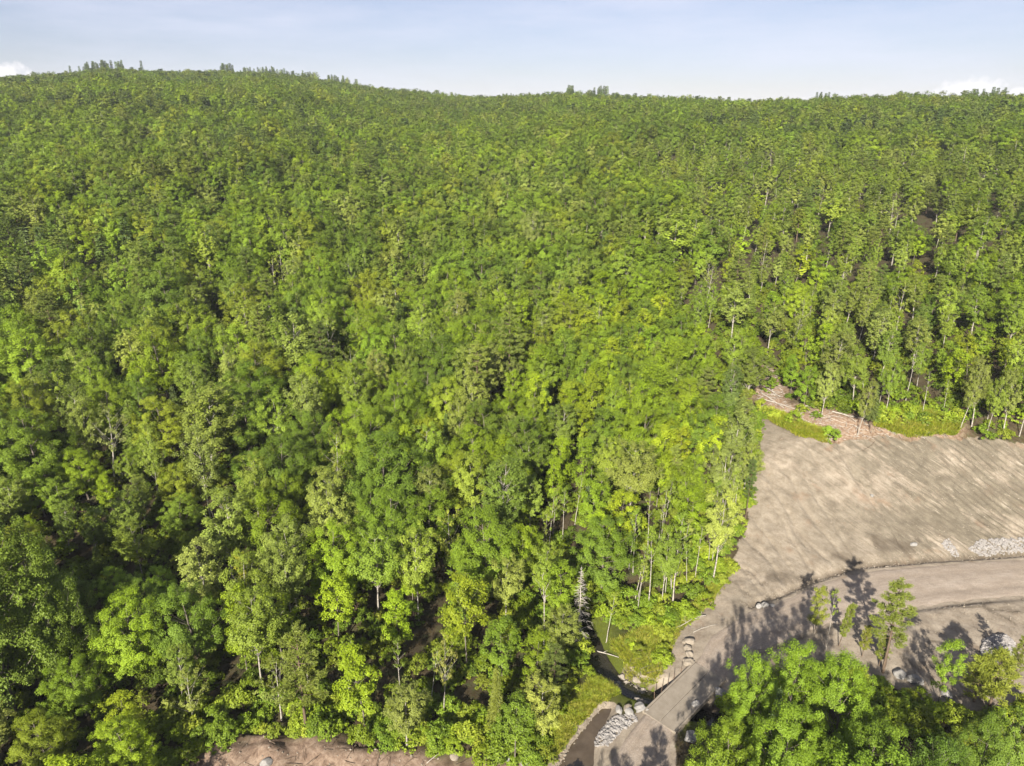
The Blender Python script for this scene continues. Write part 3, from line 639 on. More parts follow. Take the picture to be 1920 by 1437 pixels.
def broadleaf(seed, h, cr, cb, shape='dome', limbs=30, asc=(.5, 1.1), tuft=.62, per=60, leaf=.17, dens=1.0, lod=1.0, fork=0, lean=.04, trunk_r=None, thin=0.0, needle=False):
    rg = np.random.default_rng(seed); T = Tree(); T.h = h; T.cr = cr
    tr, brn, cw = MB(), MB(), MB()
    r0 = trunk_r or (.05+.0095*h)
    zb = cb*h
    lx, ly = rg.normal(size=2)*lean
    zz = np.linspace(0, 1, 9); wob = np.cumsum(rg.normal(size=(9, 2))*.012*h*.5, 0)*zz[:, None]
    axis_ = np.stack([lx*h*zz+wob[:, 0], ly*h*zz+wob[:, 1], zz*h*.93-.35*(zz == 0)], -1)
    rad = r0*(1-zz*.86); rad[0] *= 1.35
    if lod > .3: tr.tube(axis_, rad, 7)
    else: tr.tube(axis_[::2], rad[::2]*1.1, 4)
    def ax(z): 
        f = np.clip(z/(h*.93), 0, 1); return np.array([np.interp(f, zz, axis_[:, k]) for k in range(3)])
    C = []; O = []; R = []; side0 = rg.uniform(0, 6.28)
    ph = rg.uniform(0, 6.28, 3)
    for i in range(limbs):
        t = (i+.5)/limbs; t = np.clip(t+rg.uniform(-.05, .05), .02, .98); az = side0+i*2.39996+rg.uniform(-.4, .4)
        lump = 1+.16*math.sin(2*az+ph[0]+3*t)+.12*math.sin(3*az+ph[1]-5*t)
        rr = cr*float(envelope(shape, t))*rg.uniform(.72, 1.08)*lump
        ze = zb+t*(h-zb)*rg.uniform(.97, 1.03)
        a = rg.uniform(*asc); zs = np.clip(ze-rr*math.tan(a), max(.12*h, zb*.72), h*.9)
        s = ax(zs); c0 = ax(ze); e = np.array([c0[0]+rr*math.cos(az), c0[1]+rr*math.sin(az), ze])
        mid_ = s*.5+e*.5+np.array([0, 0, -.12*(ze-zs)])+rg.normal(size=3)*.12*rr*.5
        P = qcurve(s, mid_, e, 6); ln = np.linalg.norm(e-s); br0 = max(.018, r0*.30*(1-t*.55))
        if lod > .3: brn.tube(P, np.linspace(br0, br0*.22, 6), 5)
        elif i % 3 == 0: brn.tube(P[::2], np.linspace(br0, br0*.3, 3)*1.2, 3)
        k = max(2, int(round(ln/(tuft*1.55)))); d = (e-s)/(ln+1e-6)
        for q in range(k):
            f = 1-.62*(q/k)+rg.uniform(-.05, .05)
            if rg.random() < thin: continue
            b = P[0]*0+np.array([np.interp(np.clip(f, 0, 1), np.linspace(0, 1, 6), P[:, m_]) for m_ in range(3)])
            off = rg.normal(size=3)*tuft*np.array([.9, .9, .85])*(1 if q else .35)
            C.append(b+off); O.append(np.array([b[0]-c0[0], b[1]-c0[1], (b[2]-zb)*.35])); R.append(tuft*rg.uniform(.6, 1.25))
            if lod > .6 and q < 2: brn.tube(np.array([b, b+off*.55, b+off*1.1]), [br0*.3, br0*.2, .006], 4)
    for q in range(max(3, limbs//8)):
        C.append(ax(h*.93)+np.array([rg.normal()*.3, rg.normal()*.3, rg.uniform(-.6, .07*h)])); O.append(np.array([0, 0, 1.])); R.append(tuft*rg.uniform(.6, .95))
    C = np.array(C); O = np.array(O); R = np.array(R)
    n = len(C); per_ = np.maximum(3, (per*dens*lod*(R/tuft)**2)).astype(int); idx = np.repeat(np.arange(n), per_); m_ = len(idx)
    d = rg.normal(size=(m_, 3)); d /= np.linalg.norm(d, axis=1)[:, None]; d *= (rg.random(m_)**.45)[:, None]; d[:, :2] *= .88; d[:, 2] *= 1.0+.35*(rg.random(n)[idx]-.3)
    loose = np.where(rg.random(m_) < .10, rg.uniform(1.0, 1.6, m_), 1.0); Pp = C[idx]+d*(R[idx]*loose)[:, None]
    on = O[idx]; on = on/(np.linalg.norm(on, axis=1)[:, None]+.3)
    Nn = (.7*on+.5*d+np.array([0, 0, .40])+rg.normal(size=(m_, 3))*.32) if lod > .3 else (1.0*on+.40*d+np.array([0, 0, .30])+rg.normal(size=(m_, 3))*.2)
    sz = leaf*rg.uniform(.65, 1.35, m_)/math.sqrt(lod)
    lvv = np.clip(rg.random(n)[idx]*.55+rg.random(m_)*.45, 0, 1)
    if needle:
        Td = .6*on+np.array([0, 0, .25])+.5*d+rg.normal(size=(m_, 3))*.25
        leaves(cw, rg, Pp, Nn, sz*1.25, .24, lvv, Td)
    else: leaves(cw, rg, Pp, Nn, sz, .62, lvv)
    T.parts = dict(trunk=tr, branches=brn, crown=cw); return T
def conifer(seed, h, cr, cb=.06, droop=.25, dens=1.0, lod=1.0, step=.42, shape_p=.85, leaf=.2, bare=False, ragged=.12):
    rg = np.random.default_rng(seed); T = Tree(); T.h = h; T.cr = cr; tr, brn, cw = MB(), MB(), MB()
    r0 = .05+.0085*h; lx, ly = rg.normal(size=2)*.012
    zz = np.linspace(0, 1, 7); A = np.stack([lx*h*zz, ly*h*zz, zz*h-.3*(zz == 0)], -1)
    rad = r0*(1-zz*.95)
    tr.tube(A if lod > .3 else A[::3], rad if lod > .3 else rad[::3], 7 if lod > .3 else 4)
    z = cb*h; PC, PT, PN, PS, PL = [], [], [], [], []; k = 0
    if lod < .5: step *= 1.6
    while z < h*.985:
        t = (z-cb*h)/(h-cb*h); Lr = cr*(1-t)**shape_p*(.55+.45*min(1, (t+.03)/.12))
        nb = max(4, int(round((5+3*(1-t))*dens)))
        for q in range(nb):
            if rg.random() < (.45 if bare else ragged): continue
            az = q*2*PI/nb+k*.7+rg.uniform(-.3, .3); ln = Lr*(rg.uniform(.25, 1.15) if bare else rg.uniform(.7, 1.12))+.10
            zs = z+rg.uniform(-.15, .15)*step
            d = np.array([math.cos(az), math.sin(az), 0]); e = d*ln+np.array([0, 0, -droop*ln+.12*ln*(1-t)*0])
            up = np.array([0, 0, .32*t*ln])
            b0 = np.array([lx*zs, ly*zs, zs]); P = qcurve(b0, b0+d*ln*.55+np.array([0, 0, .05*ln])+up*.5, b0+e+up, 5)
            if bare or lod > .6:
                brn.tube(P if bare else P[:4], np.linspace(.03 if bare else .022, .007, 5)[:len(P if bare else P[:4])]*(1+.02*h), 4)
            if bare:
                for w in range(4):
                    f = rg.uniform(.3, .95); b = P[0]+(P[-1]-P[0])*f
                    e2 = b+(np.cross(d, [0, 0, 1])*rg.choice([-1, 1])*.6+d*.5+np.array([0, 0, -.35]))*ln*.4
                    brn.tube(np.array([b, (b+e2)/2, e2]), [.014, .010, .004], 3)
                continue
            ns = max(2, int(ln/(leaf*1.0)*math.sqrt(lod)+.5))
            for w in range(ns):
                f = .12+.88*(w+.5)/ns; b = np.array([np.interp(f, np.linspace(0, 1, 5), P[:, m_]) for m_ in range(3)])
                sd = np.cross(d, [0, 0, 1])
                for s in ((-1, 0, 1) if lod > .3 else (-1, 1)):
                    tw = d*(.85)+sd*s*.8+np.array([0, 0, rg.uniform(-.25, .2)]); wd = leaf*(1.15-.45*f)*(1.5 if s else 1.0)/math.sqrt(lod)
                    tw /= np.linalg.norm(tw)
                    PC.append(b+tw*wd*.8+rg.normal(size=3)*.03); PT.append(tw); PN.append(np.array([0, 0, 1.])+.35*d+rg.normal(size=3)*.38); PS.append(wd*rg.uniform(.85, 1.2)); PL.append(.3*f+.7*rg.random())
        z += step*(1-.35*t)*rg.uniform(.85, 1.15); k += 1
    if not bare:
        for q in range(8):
            PC.append(np.array([lx*h, ly*h, h*(.965+.006*q)])); PT.append(np.array([rg.normal()*.4, rg.normal()*.4, 1.])); PN.append(rg.normal(size=3)); PS.append(leaf*.8); PL.append(.9)
        leaves(cw, rg, np.array(PC), np.array(PN), np.array(PS), .34, np.clip(np.array(PL), 0, 1), np.array(PT))
    T.parts = dict(trunk=tr, branches=brn, crown=cw) if not bare else dict(trunk=tr, branches=brn); return T
def pine(seed, h, cr, cb, lod=1.0, whorl=1.0, per=42):
    rg = np.random.default_rng(seed); T = Tree(); T.h = h; T.cr = cr; tr, brn, cw = MB(), MB(), MB()
    r0 = .06+.010*h; lx, ly = rg.normal(size=2)*.03; zz = np.linspace(0, 1, 8)
    A = np.stack([lx*h*zz**1.5, ly*h*zz**1.5, zz*h*.97-.3*(zz == 0)], -1); tr.tube(A if lod > .3 else A[::3], (r0*(1-.9*zz))[::(1 if lod > .3 else 3)], 7 if lod > .3 else 4)
    C, O, R = [], [], []; z = cb*h; k = 0
    while z < h*.95:
        t = (z-cb*h)/(h-cb*h); nb = rg.integers(4, 7); Lr = cr*min(1, (t+.22)/.42)**.7*(1-t)**.7+.25
        for q in range(nb):
            az = q*2*PI/nb+k*1.1+rg.uniform(-.4, .4); ln = Lr*rg.uniform(.55, 1.15); b0 = np.array([lx*h*(z/h)**1.5, ly*h*(z/h)**1.5, z+rg.uniform(-.2, .2)])
            d = np.array([math.cos(az), math.sin(az), rg.uniform(.0, .35)+.4*t]); e = b0+d*ln
            P = qcurve(b0, b0*.5+e*.5+np.array([0, 0, -.06*ln]), e, 5)
            if lod > .3: brn.tube(P, np.linspace(.045, .012, 5)*(.5+h/20), 4)
            m_ = max(2, int(ln/.5))
            for w in range(m_):
                f = 1-.65*w/m_; b = b0+(P[-1]-b0)*f; b[2] = np.interp(f, np.linspace(0, 1, 5), P[:, 2])
                C.append(b+rg.normal(size=3)*np.array([.22, .22, .10])); O.append(d); R.append(rg.uniform(.32, .55))
        z += whorl*rg.uniform(.75, 1.2); k += 1
    for q in range(3): C.append(np.array([lx*h, ly*h, h*(.93+.03*q)])); O.append(np.array([0, 0, 1.])); R.append(.35)
    C = np.array(C); O = np.array(O); R = np.array(R); per_ = np.maximum(3, per*lod*(R/.42)**2).astype(int); idx = np.repeat(np.arange(len(C)), per_); m_ = len(idx)
    d = rg.normal(size=(m_, 3)); d /= np.linalg.norm(d, axis=1)[:, None]; d *= (rg.random(m_)**.4)[:, None]; d[:, 2] *= .5
    Td = d+.45*O[idx]+np.array([0, 0, .35]); Nn = rg.normal(size=(m_, 3))*.6+np.array([0, 0, .8])
    leaves(cw, rg, C[idx]+d*R[idx][:, None], Nn, .2*rg.uniform(.7, 1.3, m_)/math.sqrt(lod), .22, np.clip(rg.random(len(C))[idx]*.5+.5*rg.random(m_), 0, 1), Td)
    T.parts = dict(trunk=tr, branches=brn, crown=cw); return T
def shrub(seed, h, cr, per=60, leaf=.11, lod=1.0, tuft=.42, nt=34):
    rg = np.random.default_rng(seed); T = Tree(); T.h = h; T.cr = cr; brn, cw = MB(), MB(); C = []; O = []
    for i in range(nt):
        az = i*2.4+rg.uniform(-.3, .3); t = rg.random()**.6; rr = cr*math.sqrt(max(0, 1-t**2.2))*rg.uniform(.5, 1.05); e = np.array([rr*math.cos(az), rr*math.sin(az), max(.15, h*t*rg.uniform(.85, 1.1))])
        C.append(e); O.append(np.array([e[0], e[1], e[2]*.5])/cr)
        if i % 2 == 0: brn.tube(qcurve(np.array([e[0]*.1, e[1]*.1, -.05]), np.array([e[0]*.35, e[1]*.35, e[2]*.7]), e, 4), [.03, .022, .014, .006], 4)
    C = np.array(C); O = np.array(O); n = len(C); R = tuft*rg.uniform(.7, 1.2, n); idx = np.repeat(np.arange(n), np.maximum(3, per*lod*(R/tuft)**2).astype(int)); m_ = len(idx)
    d = rg.normal(size=(m_, 3)); d /= np.linalg.norm(d, axis=1)[:, None]; d *= (rg.random(m_)**.45)[:, None]; d[:, 2] *= .7
    Nn = .5*O[idx]+.5*d+np.array([0, 0, .5])+rg.normal(size=(m_, 3))*.4
    Pp = C[idx]+d*R[idx][:, None]; Pp[:, 2] = np.maximum(Pp[:, 2], .03)
    leaves(cw, rg, Pp, Nn, leaf*rg.uniform(.65, 1.35, m_)/math.sqrt(lod), .6, np.clip(rg.random(n)[idx]*.5+.5*rg.random(m_), 0, 1))
    T.parts = dict(stems=brn, crown=cw); return T
def grass_tuft(seed, h, r, n, lod=1):
    rg = np.random.default_rng(seed); T = Tree(); T.h = h; T.cr = r; cw = MB()
    a = rg.uniform(0, 6.28, n); q = r*np.sqrt(rg.random(n)); B = np.stack([q*np.cos(a), q*np.sin(a), np.zeros(n)], -1)
    hh = h*rg.uniform(.5, 1.1, n); ln = np.stack([np.cos(a+rg.normal(size=n)), np.sin(a+rg.normal(size=n)), np.zeros(n)], -1)*(hh*.5)[:, None]
    Tp = B+ln+np.array([0, 0, 1.])*hh[:, None]; w = np.stack([-np.sin(a*3), np.cos(a*3), np.zeros(n)], -1)*.022
    Mi = B*.55+Tp*.45+np.array([0, 0, .12])*hh[:, None]
    V = np.stack([B-w, B+w, Mi+w, Mi-w, Tp], 1).reshape(-1, 3); k = np.arange(n)*5
    cw.add(V, np.stack([k, k+1, k+2, k+3], -1), np.stack([k+3, k+2, k+4], -1), np.repeat(rg.random(n), 5))
    T.parts = dict(crown=cw); return T

SPEC = {   # name: (variants, builder(seed, lod), bark, leaf material)
 'maple':   (4, lambda s, l: broadleaf(s, 15.5, [4.8, 4.4, 5.2, 4.2][s % 4], [.30, .26, .32, .24][s % 4], ['dome', 'oval', 'dome', 'oval'][s % 4], 46, (.55, 1.15), .66, 185, .086, lod=l), 'bark_grey', 'leaf'),
 'big_maple': (2, lambda s, l: broadleaf(s, 15.5, [5.2, 4.6][s % 2], .24, 'dome', 62, (.5, 1.12), .60, 215, .075, lod=l), 'bark_grey', 'leaf'),
 'young':   (4, lambda s, l: broadleaf(s, 11.5, [1.9, 2.3, 1.6, 2.0][s % 4], [.30, .36, .25, .42][s % 4], ['oval', 'dome', 'oval', 'vase'][s % 4], 28, (.45, 1.0), .54, 90, .108, lod=l, trunk_r=.085), 'bark_grey', 'leaf'),
 'birch':   (4, lambda s, l: broadleaf(s, 16.0, [2.6, 3.0, 2.3, 3.3][s % 4], [.42, .48, .40, .45][s % 4], ['vase', 'oval', 'oval', 'vase'][s % 4], 32, (.75, 1.2), .54, 80, .112, lod=l, trunk_r=.12, thin=.05), 'bark_birch', 'leaf'),
 'aspen':   (3, lambda s, l: broadleaf(s, 15.0, [2.5, 2.1, 2.9][s % 3], [.36, .42, .40][s % 3], ['vase', 'oval', 'vase'][s % 3], 38, (.85, 1.28), .46, 70, .108, lod=l, trunk_r=.13), 'bark_birch', 'leaf'),
 'sparse':  (3, lambda s, l: broadleaf(s, 14.0, [3.0, 2.5, 3.3][s % 3], [.38, .45, .34][s % 3], 'vase', 22, (.7, 1.15), .40, 26, .12, lod=l, trunk_r=.13, thin=.42), 'bark_birch', 'leaf'),
 'fir':     (3, lambda s, l: conifer(s, 12.5, [1.9, 2.2, 1.6][s % 3], .10, .18, lod=l), 'bark_brown', 'needle'),
 'spruce':  (2, lambda s, l: conifer(s, 15.5, [2.3, 1.9][s % 2], .26, .30, .9, lod=l, ragged=.2), 'bark_brown', 'needle'),
 'pine':    (3, lambda s, l: pine(s, 15.0, [3.0, 2.5, 3.4][s % 3], [.30, .38, .25][s % 3], l), 'bark_brown', 'needle'),
 'sapling_pine': (2, lambda s, l: pine(s, 8.0, [1.5, 1.9][s % 2], [.30, .22][s % 2], l, .7, 40), 'bark_brown', 'needle'),
 'shrub':   (4, lambda s, l: shrub(s, [2.2, 1.7, 2.8, 1.4][s % 4], [1.6, 1.5, 1.7, 1.2][s % 4], lod=l), 'bark_brown', 'leaf'),
}
def proto_parts(name, k):
    n, f, bk, lf = SPEC[name]; T = f(1000+abs(hash_(name))*16*4*3+k+ (0 if True else 0), 1.0); out = {}
    for pn, mb in T.parts.items():
        if mb.n: out[pn] = mb.mesh(name+'_'+pn, M[lf] if pn == 'crown' else M[bk], pn != 'crown', pn == 'crown')
    T.meshes = out; return T
def hash_(s): return sum(ord(c)*(i+3) for i, c in enumerate(s)) % 97
def seed_for(name, k): return 12*(100+hash_(name))+k      # keeps s % 2, 3, 4 equal to k
NEAR = {}
for nm in SPEC:
    n, f, bk, lf = SPEC[nm]; NEAR[nm] = []
    for k in range(n):
        T = f(seed_for(nm, k), 1.0); T.meshes = {}
        for pn, mb in T.parts.items():
            if mb.n: T.meshes[pn] = mb.mesh(nm+'_'+pn, M[lf] if pn == 'crown' else M[bk], pn != 'crown', pn == 'crown')
        NEAR[nm].append(T)
snagT = conifer(77, 13.0, 2.2, .10, .12, .9, bare=True, step=.36); snagT.meshes = {k: v.mesh('snag_'+k, M['bark_dead'], True) for k, v in snagT.parts.items()}
poleT = broadleaf(78, 13.0, 1.2, .62, 'oval', 10, (.6, 1.1), .34, 22, .13, trunk_r=.10, thin=.35); poleT.meshes = {k: v.mesh('pole_'+k, M['leaf'] if k == 'crown' else M['bark_birch'], k != 'crown', k == 'crown') for k, v in poleT.parts.items()}
NEAR['snag'] = [snagT]; NEAR['pole'] = [poleT]

# joined meshes for the mass of the wood (instanced as ONE stuff object)
PROTO = bpy.data.collections.new('tree_shapes'); PIDX = {}; PH = {}
def joined(nm, k, lod, T=None):
    n, f, bk, lf = SPEC[nm]; T = T or f(seed_for(nm, k), lod)
    Vs, Q, R3, A, mi4, mi3, off = [], [], [], [], [], [], 0
    for pn, mb in T.parts.items():
        if not mb.n: continue
        V, F4, F3, a = mb.data(); Vs.append(V); A.append(a); s = 0 if pn == 'crown' else 1
        if F4 is not None: Q.append(F4+off); mi4.append(np.full(len(F4), s))
        if F3 is not None: R3.append(F3+off); mi3.append(np.full(len(F3), s))
        off += len(V)
    mi = np.concatenate(mi4+mi3)
    return mk_mesh(nm+'_whole', np.vstack(Vs), np.vstack(Q), np.vstack(R3) if R3 else None, [M[lf], M[bk]], mi, False, {'lv': np.concatenate(A)}), T
cnt = 0
for lod in (.5, .24, .13):
    for nm in SPEC:
        for k in range(SPEC[nm][0]):
            me, T = joined(nm, k, lod, None)
            o = bpy.data.objects.new('shape_%03d' % cnt, me); PROTO.objects.link(o); PIDX[(nm, k, lod)] = cnt; PH[nm] = T.h; cnt += 1
GPROTO = bpy.data.collections.new('grass_shapes')
for k in range(4):
    T = grass_tuft(k, [.55, .8, .4, .7][k], [.5, .45, .6, .4][k], 60); GPROTO.objects.link(bpy.data.objects.new('grass_%02d' % k, T.parts['crown'].mesh('grass', M['leaf'], False, True)))

def scatter(name, pts, rots, scl, idx, tint, coll, label, cat):
    me = bpy.data.meshes.new(name); n = len(pts); me.vertices.add(n); me.vertices.foreach_set('co', np.asarray(pts, np.float32).ravel())
    def A(k, ty, d, key): a = me.attributes.new(k, ty, 'POINT'); a.data.foreach_set(key, np.asarray(d).ravel())
    A('rot', 'FLOAT_VECTOR', np.asarray(rots, np.float32), 'vector'); A('scl', 'FLOAT_VECTOR', np.asarray(scl, np.float32), 'vector')
    A('idx', 'INT', np.asarray(idx, np.int32), 'value'); A('tint', 'FLOAT_VECTOR', np.asarray(tint, np.float32), 'vector')
    o = link(name, me); tag(o, label, cat, kind='stuff')
    ng = bpy.data.node_groups.new(name, 'GeometryNodeTree')
    ng.interface.new_socket('Geometry', in_out='INPUT', socket_type='NodeSocketGeometry'); ng.interface.new_socket('Geometry', in_out='OUTPUT', socket_type='NodeSocketGeometry')
    gi, go = ng.nodes.new('NodeGroupInput'), ng.nodes.new('NodeGroupOutput')
    ci = ng.nodes.new('GeometryNodeCollectionInfo'); ci.inputs['Collection'].default_value = coll; ci.inputs['Separate Children'].default_value = True; ci.inputs['Reset Children'].default_value = True
    ip = ng.nodes.new('GeometryNodeInstanceOnPoints'); ip.inputs['Pick Instance'].default_value = True
    def NA(k, ty): q = ng.nodes.new('GeometryNodeInputNamedAttribute'); q.data_type = ty; q.inputs['Name'].default_value = k; return [s for s in q.outputs if s.enabled and s.name == 'Attribute'][0]
    ng.links.new(gi.outputs[0], ip.inputs['Points']); ng.links.new(ci.outputs[0], ip.inputs['Instance'])
    ng.links.new(NA('idx', 'INT'), ip.inputs['Instance Index']); ng.links.new(NA('rot', 'FLOAT_VECTOR'), ip.inputs['Rotation']); ng.links.new(NA('scl', 'FLOAT_VECTOR'), ip.inputs['Scale'])
    ng.links.new(ip.outputs[0], go.inputs[0])
    md = o.modifiers.new('scatter', 'NODES'); md.node_group = ng
    return o

# ------------------------------------------------------------------ where the trees stand
TINTS = {
 'maple':  [((.122, .176, .018), 3, 'green'), ((.098, .144, .020), 3, 'deep green'), ((.152, .208, .016), 2, 'bright green'), ((.170, .200, .022), 1, 'yellowish green')],
 'young':  [((.160, .214, .014), 4, 'bright green'), ((.138, .192, .016), 3, 'fresh green'), ((.178, .214, .016), 2, 'yellow-green'), ((.112, .160, .020), 1, 'mid green')],
 'birch':  [((.150, .190, .030), 3, 'light green'), ((.122, .168, .024), 3, 'green'), ((.165, .190, .050), 1.5, 'pale grey-green')],
 'aspen':  [((.135, .166, .038), 3, 'grey-green'), ((.160, .186, .055), 1.5, 'pale silvery green'), ((.110, .148, .028), 2.5, 'muted green')],
 'sparse': [((.145, .170, .045), 2, 'thin grey-green'), ((.150, .175, .030), 2, 'thin olive')],
 'fir':    [((.066, .098, .028), 3, 'dark green'), ((.078, .102, .044), .5, 'bluish green'), ((.095, .128, .026), 2, 'olive green')],
 'spruce': [((.055, .080, .028), 3, 'blackish green'), ((.075, .100, .030), 2, 'dark green')],
 'pine':   [((.118, .145, .034), 3, 'soft olive'), ((.092, .122, .034), 2, 'dull green'), ((.145, .165, .034), 1, 'golden green')],
 'shrub':  [((.140, .185, .016), 3, 'bright green'), ((.152, .180, .022), 2, 'yellow-green'), ((.100, .145, .016), 3, 'green')],
}
TINTS['big_maple'] = TINTS['maple']; TINTS['sapling_pine'] = TINTS['pine']; TINTS['pole'] = TINTS['birch']
def pick_tint(kind, rg, bright=1.0, sg=.14):
    L_ = TINTS[kind]; w = np.array([q[1] for q in L_], float); k = rg.choice(len(L_), p=w/w.sum()); c = np.array(L_[k][0])
    j = np.exp(rg.normal()*sg); hu = -.01+rg.normal()*.028
    return tuple(c*j*bright*np.array([1.11+hu, 1.15, .76])), L_[k][2]
def zone(x, y):
    r = math.hypot(x, y)
    n = float(fbm(x/70, y/70, 200, 2)); n2 = float(fbm(x/45, y/45, 210, 2))
    if y < 62 and x > 12: return 'lower'
    if r < 215 and x > 44 and y > 110: return 'aspens'
    if r < 205 and x > -2 and y < 200: return 'stand'
    if r < 330 and n2 > .33: return 'conifer'
    if r >= 330 and n > .38: return 'conifer'
    if r < 420 and x > 60: return 'aspens'
    return 'mature'
MIX = {  # kind, weight, height range
 'mature': [('maple', 6.5, (13, 17.5)), ('birch', 1.7, (14, 18)), ('aspen', 1.5, (13.5, 17.5)), ('sparse', .3, (12, 16)), ('pine', .8, (14, 19)), ('fir', .6, (9, 14)), ('young', .9, (9, 14))],
 'stand':  [('young', 6, (9, 13.5)), ('birch', 1.2, (11, 14.5)), ('maple', 1.6, (10.5, 13.5)), ('aspen', .8, (10, 14)), ('fir', .8, (6, 10)), ('pine', .6, (9, 13)), ('sparse', .3, (10, 13))],
 'aspens': [('aspen', 2.4, (10, 14)), ('birch', 2.4, (10, 14.5)), ('pole', 1.6, (9, 13)), ('sparse', .8, (10, 14)), ('young', 2.4, (7, 11)), ('maple', 1.5, (8, 11.5)), ('pine', .7, (10, 14)), ('fir', .4, (7, 10))],
 'conifer':[('fir', 2.5, (10, 15)), ('spruce', 3, (13, 18)), ('pine', 1.6, (14, 18)), ('birch', .8, (13, 17)), ('maple', 1.4, (13, 17))],
 'lower':  [('big_maple', 3, (12.5, 15)), ('maple', 3, (11, 14.5)), ('young', 1, (9, 12))],
}
RAD = {'mature': 3.1, 'stand': 2.15, 'aspens': 3.25, 'conifer': 2.6, 'lower': 3.2}
def blocked(x, y):
    if poly_in(BARE, x, y) or float(seg_dist(BARE, x, y, True)) < .8: return True
    if poly_sd(ROAD, x, y) < 1.5 or poly_in(SOILBANK, x, y) or poly_in(OPENING, x, y) or poly_in(LEFTBANK, x, y): return True
    if seg_dist(STREAM, x, y) < 3.2 or poly_sd(POND, x, y) < 2.2: return True
    return False
TREES = []   # dict(kind, var, x, y, h, wide, tint, tone, rz, extra)
def put(kind, x, y, h, rg, tint=None, tone=None, label=None, group=None, cat=None, var=None, wide=1.0, lean=None, name=None):
    v_ = int(rg.integers(len(NEAR[kind]))) if var is None else var
    if tint is not None: tint = tuple(np.array(tint)*np.array([1.22, 1.19, .75]))
    if tint is None: tint, tone = pick_tint(kind, rg) if kind in TINTS else ((1, 1, 1), 'grey')
    TREES.append(dict(kind=kind, var=v_, x=x, y=y, h=h, wide=wide*float(np.exp(rg.normal()*.07)), tint=tint, tone=tone or 'green', rz=float(rg.uniform(0, 6.28)), label=label, group=group, cat=cat, lean=lean, name=name))
rg = np.random.default_rng(5)
MARKS = []
def hand(kind, bx, by, ty, label=None, lm=None, **kw):       # a tree whose foot and top show in the photograph
    x, y = at(bx, by); zg = float(terrain(x, y, False)); h = 10.0
    lo_, hi_ = 1.0, 30.0
    for _ in range(30):
        h = .5*(lo_+hi_)
        if project(x, y, zg+h)[1] > ty: lo_ = h
        else: hi_ = h
    put(kind, x, y, h, rg, label=label, **kw)
    if lm: MARKS.append((lm, bx, .5*(by+ty)))
hand('snag', 1085, 1211, 1058, 'tall grey dead spruce with bare drooping twigs beside the brook', lm='the dead spruce', cat='dead tree', name='dead_spruce')
hand('pole', 1019, 1220, 1040, 'tall thin white birch pole left of the dead spruce', cat='birch tree', name='birch_tree')
hand('pole', 1137, 1204, 1112, 'short leaning pale pole birch right of the dead spruce', cat='birch tree', lean=(.10, .02), name='birch_tree')
hand('pine', 1655, 1262, 1086, 'tall golden-green pine with bare lower trunk beside the road', lm='the tall roadside pine', var=1, wide=1.1, tint=(.112, .142, .032), cat='pine tree', name='pine_tree')
hand('young', 1527, 1188, 1104, 'slim yellow-green sapling standing alone at the shaded road edge', var=2, wide=1.0, tint=(.145, .17, .03), cat='broadleaf tree', name='broadleaf_tree')
hand('sapling_pine', 1572, 1212, 1130, 'thin leaning pine sapling between the lone sapling and the tall pine', wide=.55, tint=(.12, .15, .034), cat='pine tree', lean=(.12, 0), name='pine_tree')
hand('pole', 1548, 1222, 1108, 'bare pale pole left of the thin pine sapling', cat='dead tree', name='dead_tree', wide=.7)
hand('sapling_pine', 1616, 1232, 1172, 'small golden pine left of the tall pine, nearer its shadow', wide=.6, tint=(.135, .15, .03), cat='pine tree', name='pine_tree')
hand('sapling_pine', 1648, 1248, 1190, 'small olive pine at the foot of the tall pine', wide=.75, tint=(.115, .14, .034), cat='pine tree', name='pine_tree')
hand('sapling_pine', 1855, 1326, 1222, 'golden-green pine clump on the dirt below the gravel pile', wide=1.25, tint=(.14, .165, .03), cat='pine tree', var=1, name='pine_tree')
hand('sapling_pine', 1825, 1318, 1236, 'rounded golden pine left of the larger golden pine clump', wide=1.25, tint=(.14, .17, .03), cat='pine tree', var=1, name='pine_tree')
hand('pine', 1898, 1285, 1190, 'golden pine at the right edge beside the gravel pile', wide=.7, tint=(.125, .15, .034), cat='pine tree', name='pine_tree')
hand('young', 1758, 1320, 1205, 'bright green young tree right of the two pale boulders', var=0, wide=.9, tint=(.12, .19, .02), cat='broadleaf tree', name='broadleaf_tree')
hand('fir', 1362, 838, 765, 'small bluish spruce with sharp tip near the clearing corner', lm='the sharp bluish spruce', tint=(.075, .115, .062), cat='fir tree', var=2, wide=.8, name='fir_tree')
hand('fir', 1280, 775, 720, 'small bluish spruce left of the clearing corner', tint=(.075, .115, .062), cat='fir tree', var=2, wide=.75, name='fir_tree')
hand('fir', 1100, 968, 905, 'bluish young fir in the bright stand behind the brook', lm='the bluish young fir', tint=(.06, .10, .05), cat='fir tree', var=0, wide=.8, name='fir_tree')
hand('pine', 1318, 790, 690, 'broad olive pine above the small bluish spruces', wide=1.0, tint=(.10, .128, .038), cat='pine tree', var=2, name='pine_tree')
hand('aspen', 1362, 800, 690, 'grey-green aspen on the corner where the slope begins', tint=(.085, .125, .04), cat='aspen tree', wide=1.15, name='aspen_tree')
hand('aspen', 1362, 905, 738, 'broad pale aspen at the forest edge left of the slope', lm='the broad pale aspen', tint=(.12, .155, .05), cat='aspen tree', wide=1.15, name='aspen_tree')
hand('aspen', 1352, 975, 836, 'pale aspen with white trunk beside the left rim of the slope', tint=(.125, .16, .05), cat='aspen tree', wide=1.2, name='aspen_tree')
hand('pine', 1398, 972, 855, 'dark small-crowned pine on a bare trunk at the slope rim', lm='the dark rim pine', tint=(.055, .085, .03), cat='pine tree', wide=.6, var=1, name='pine_tree')
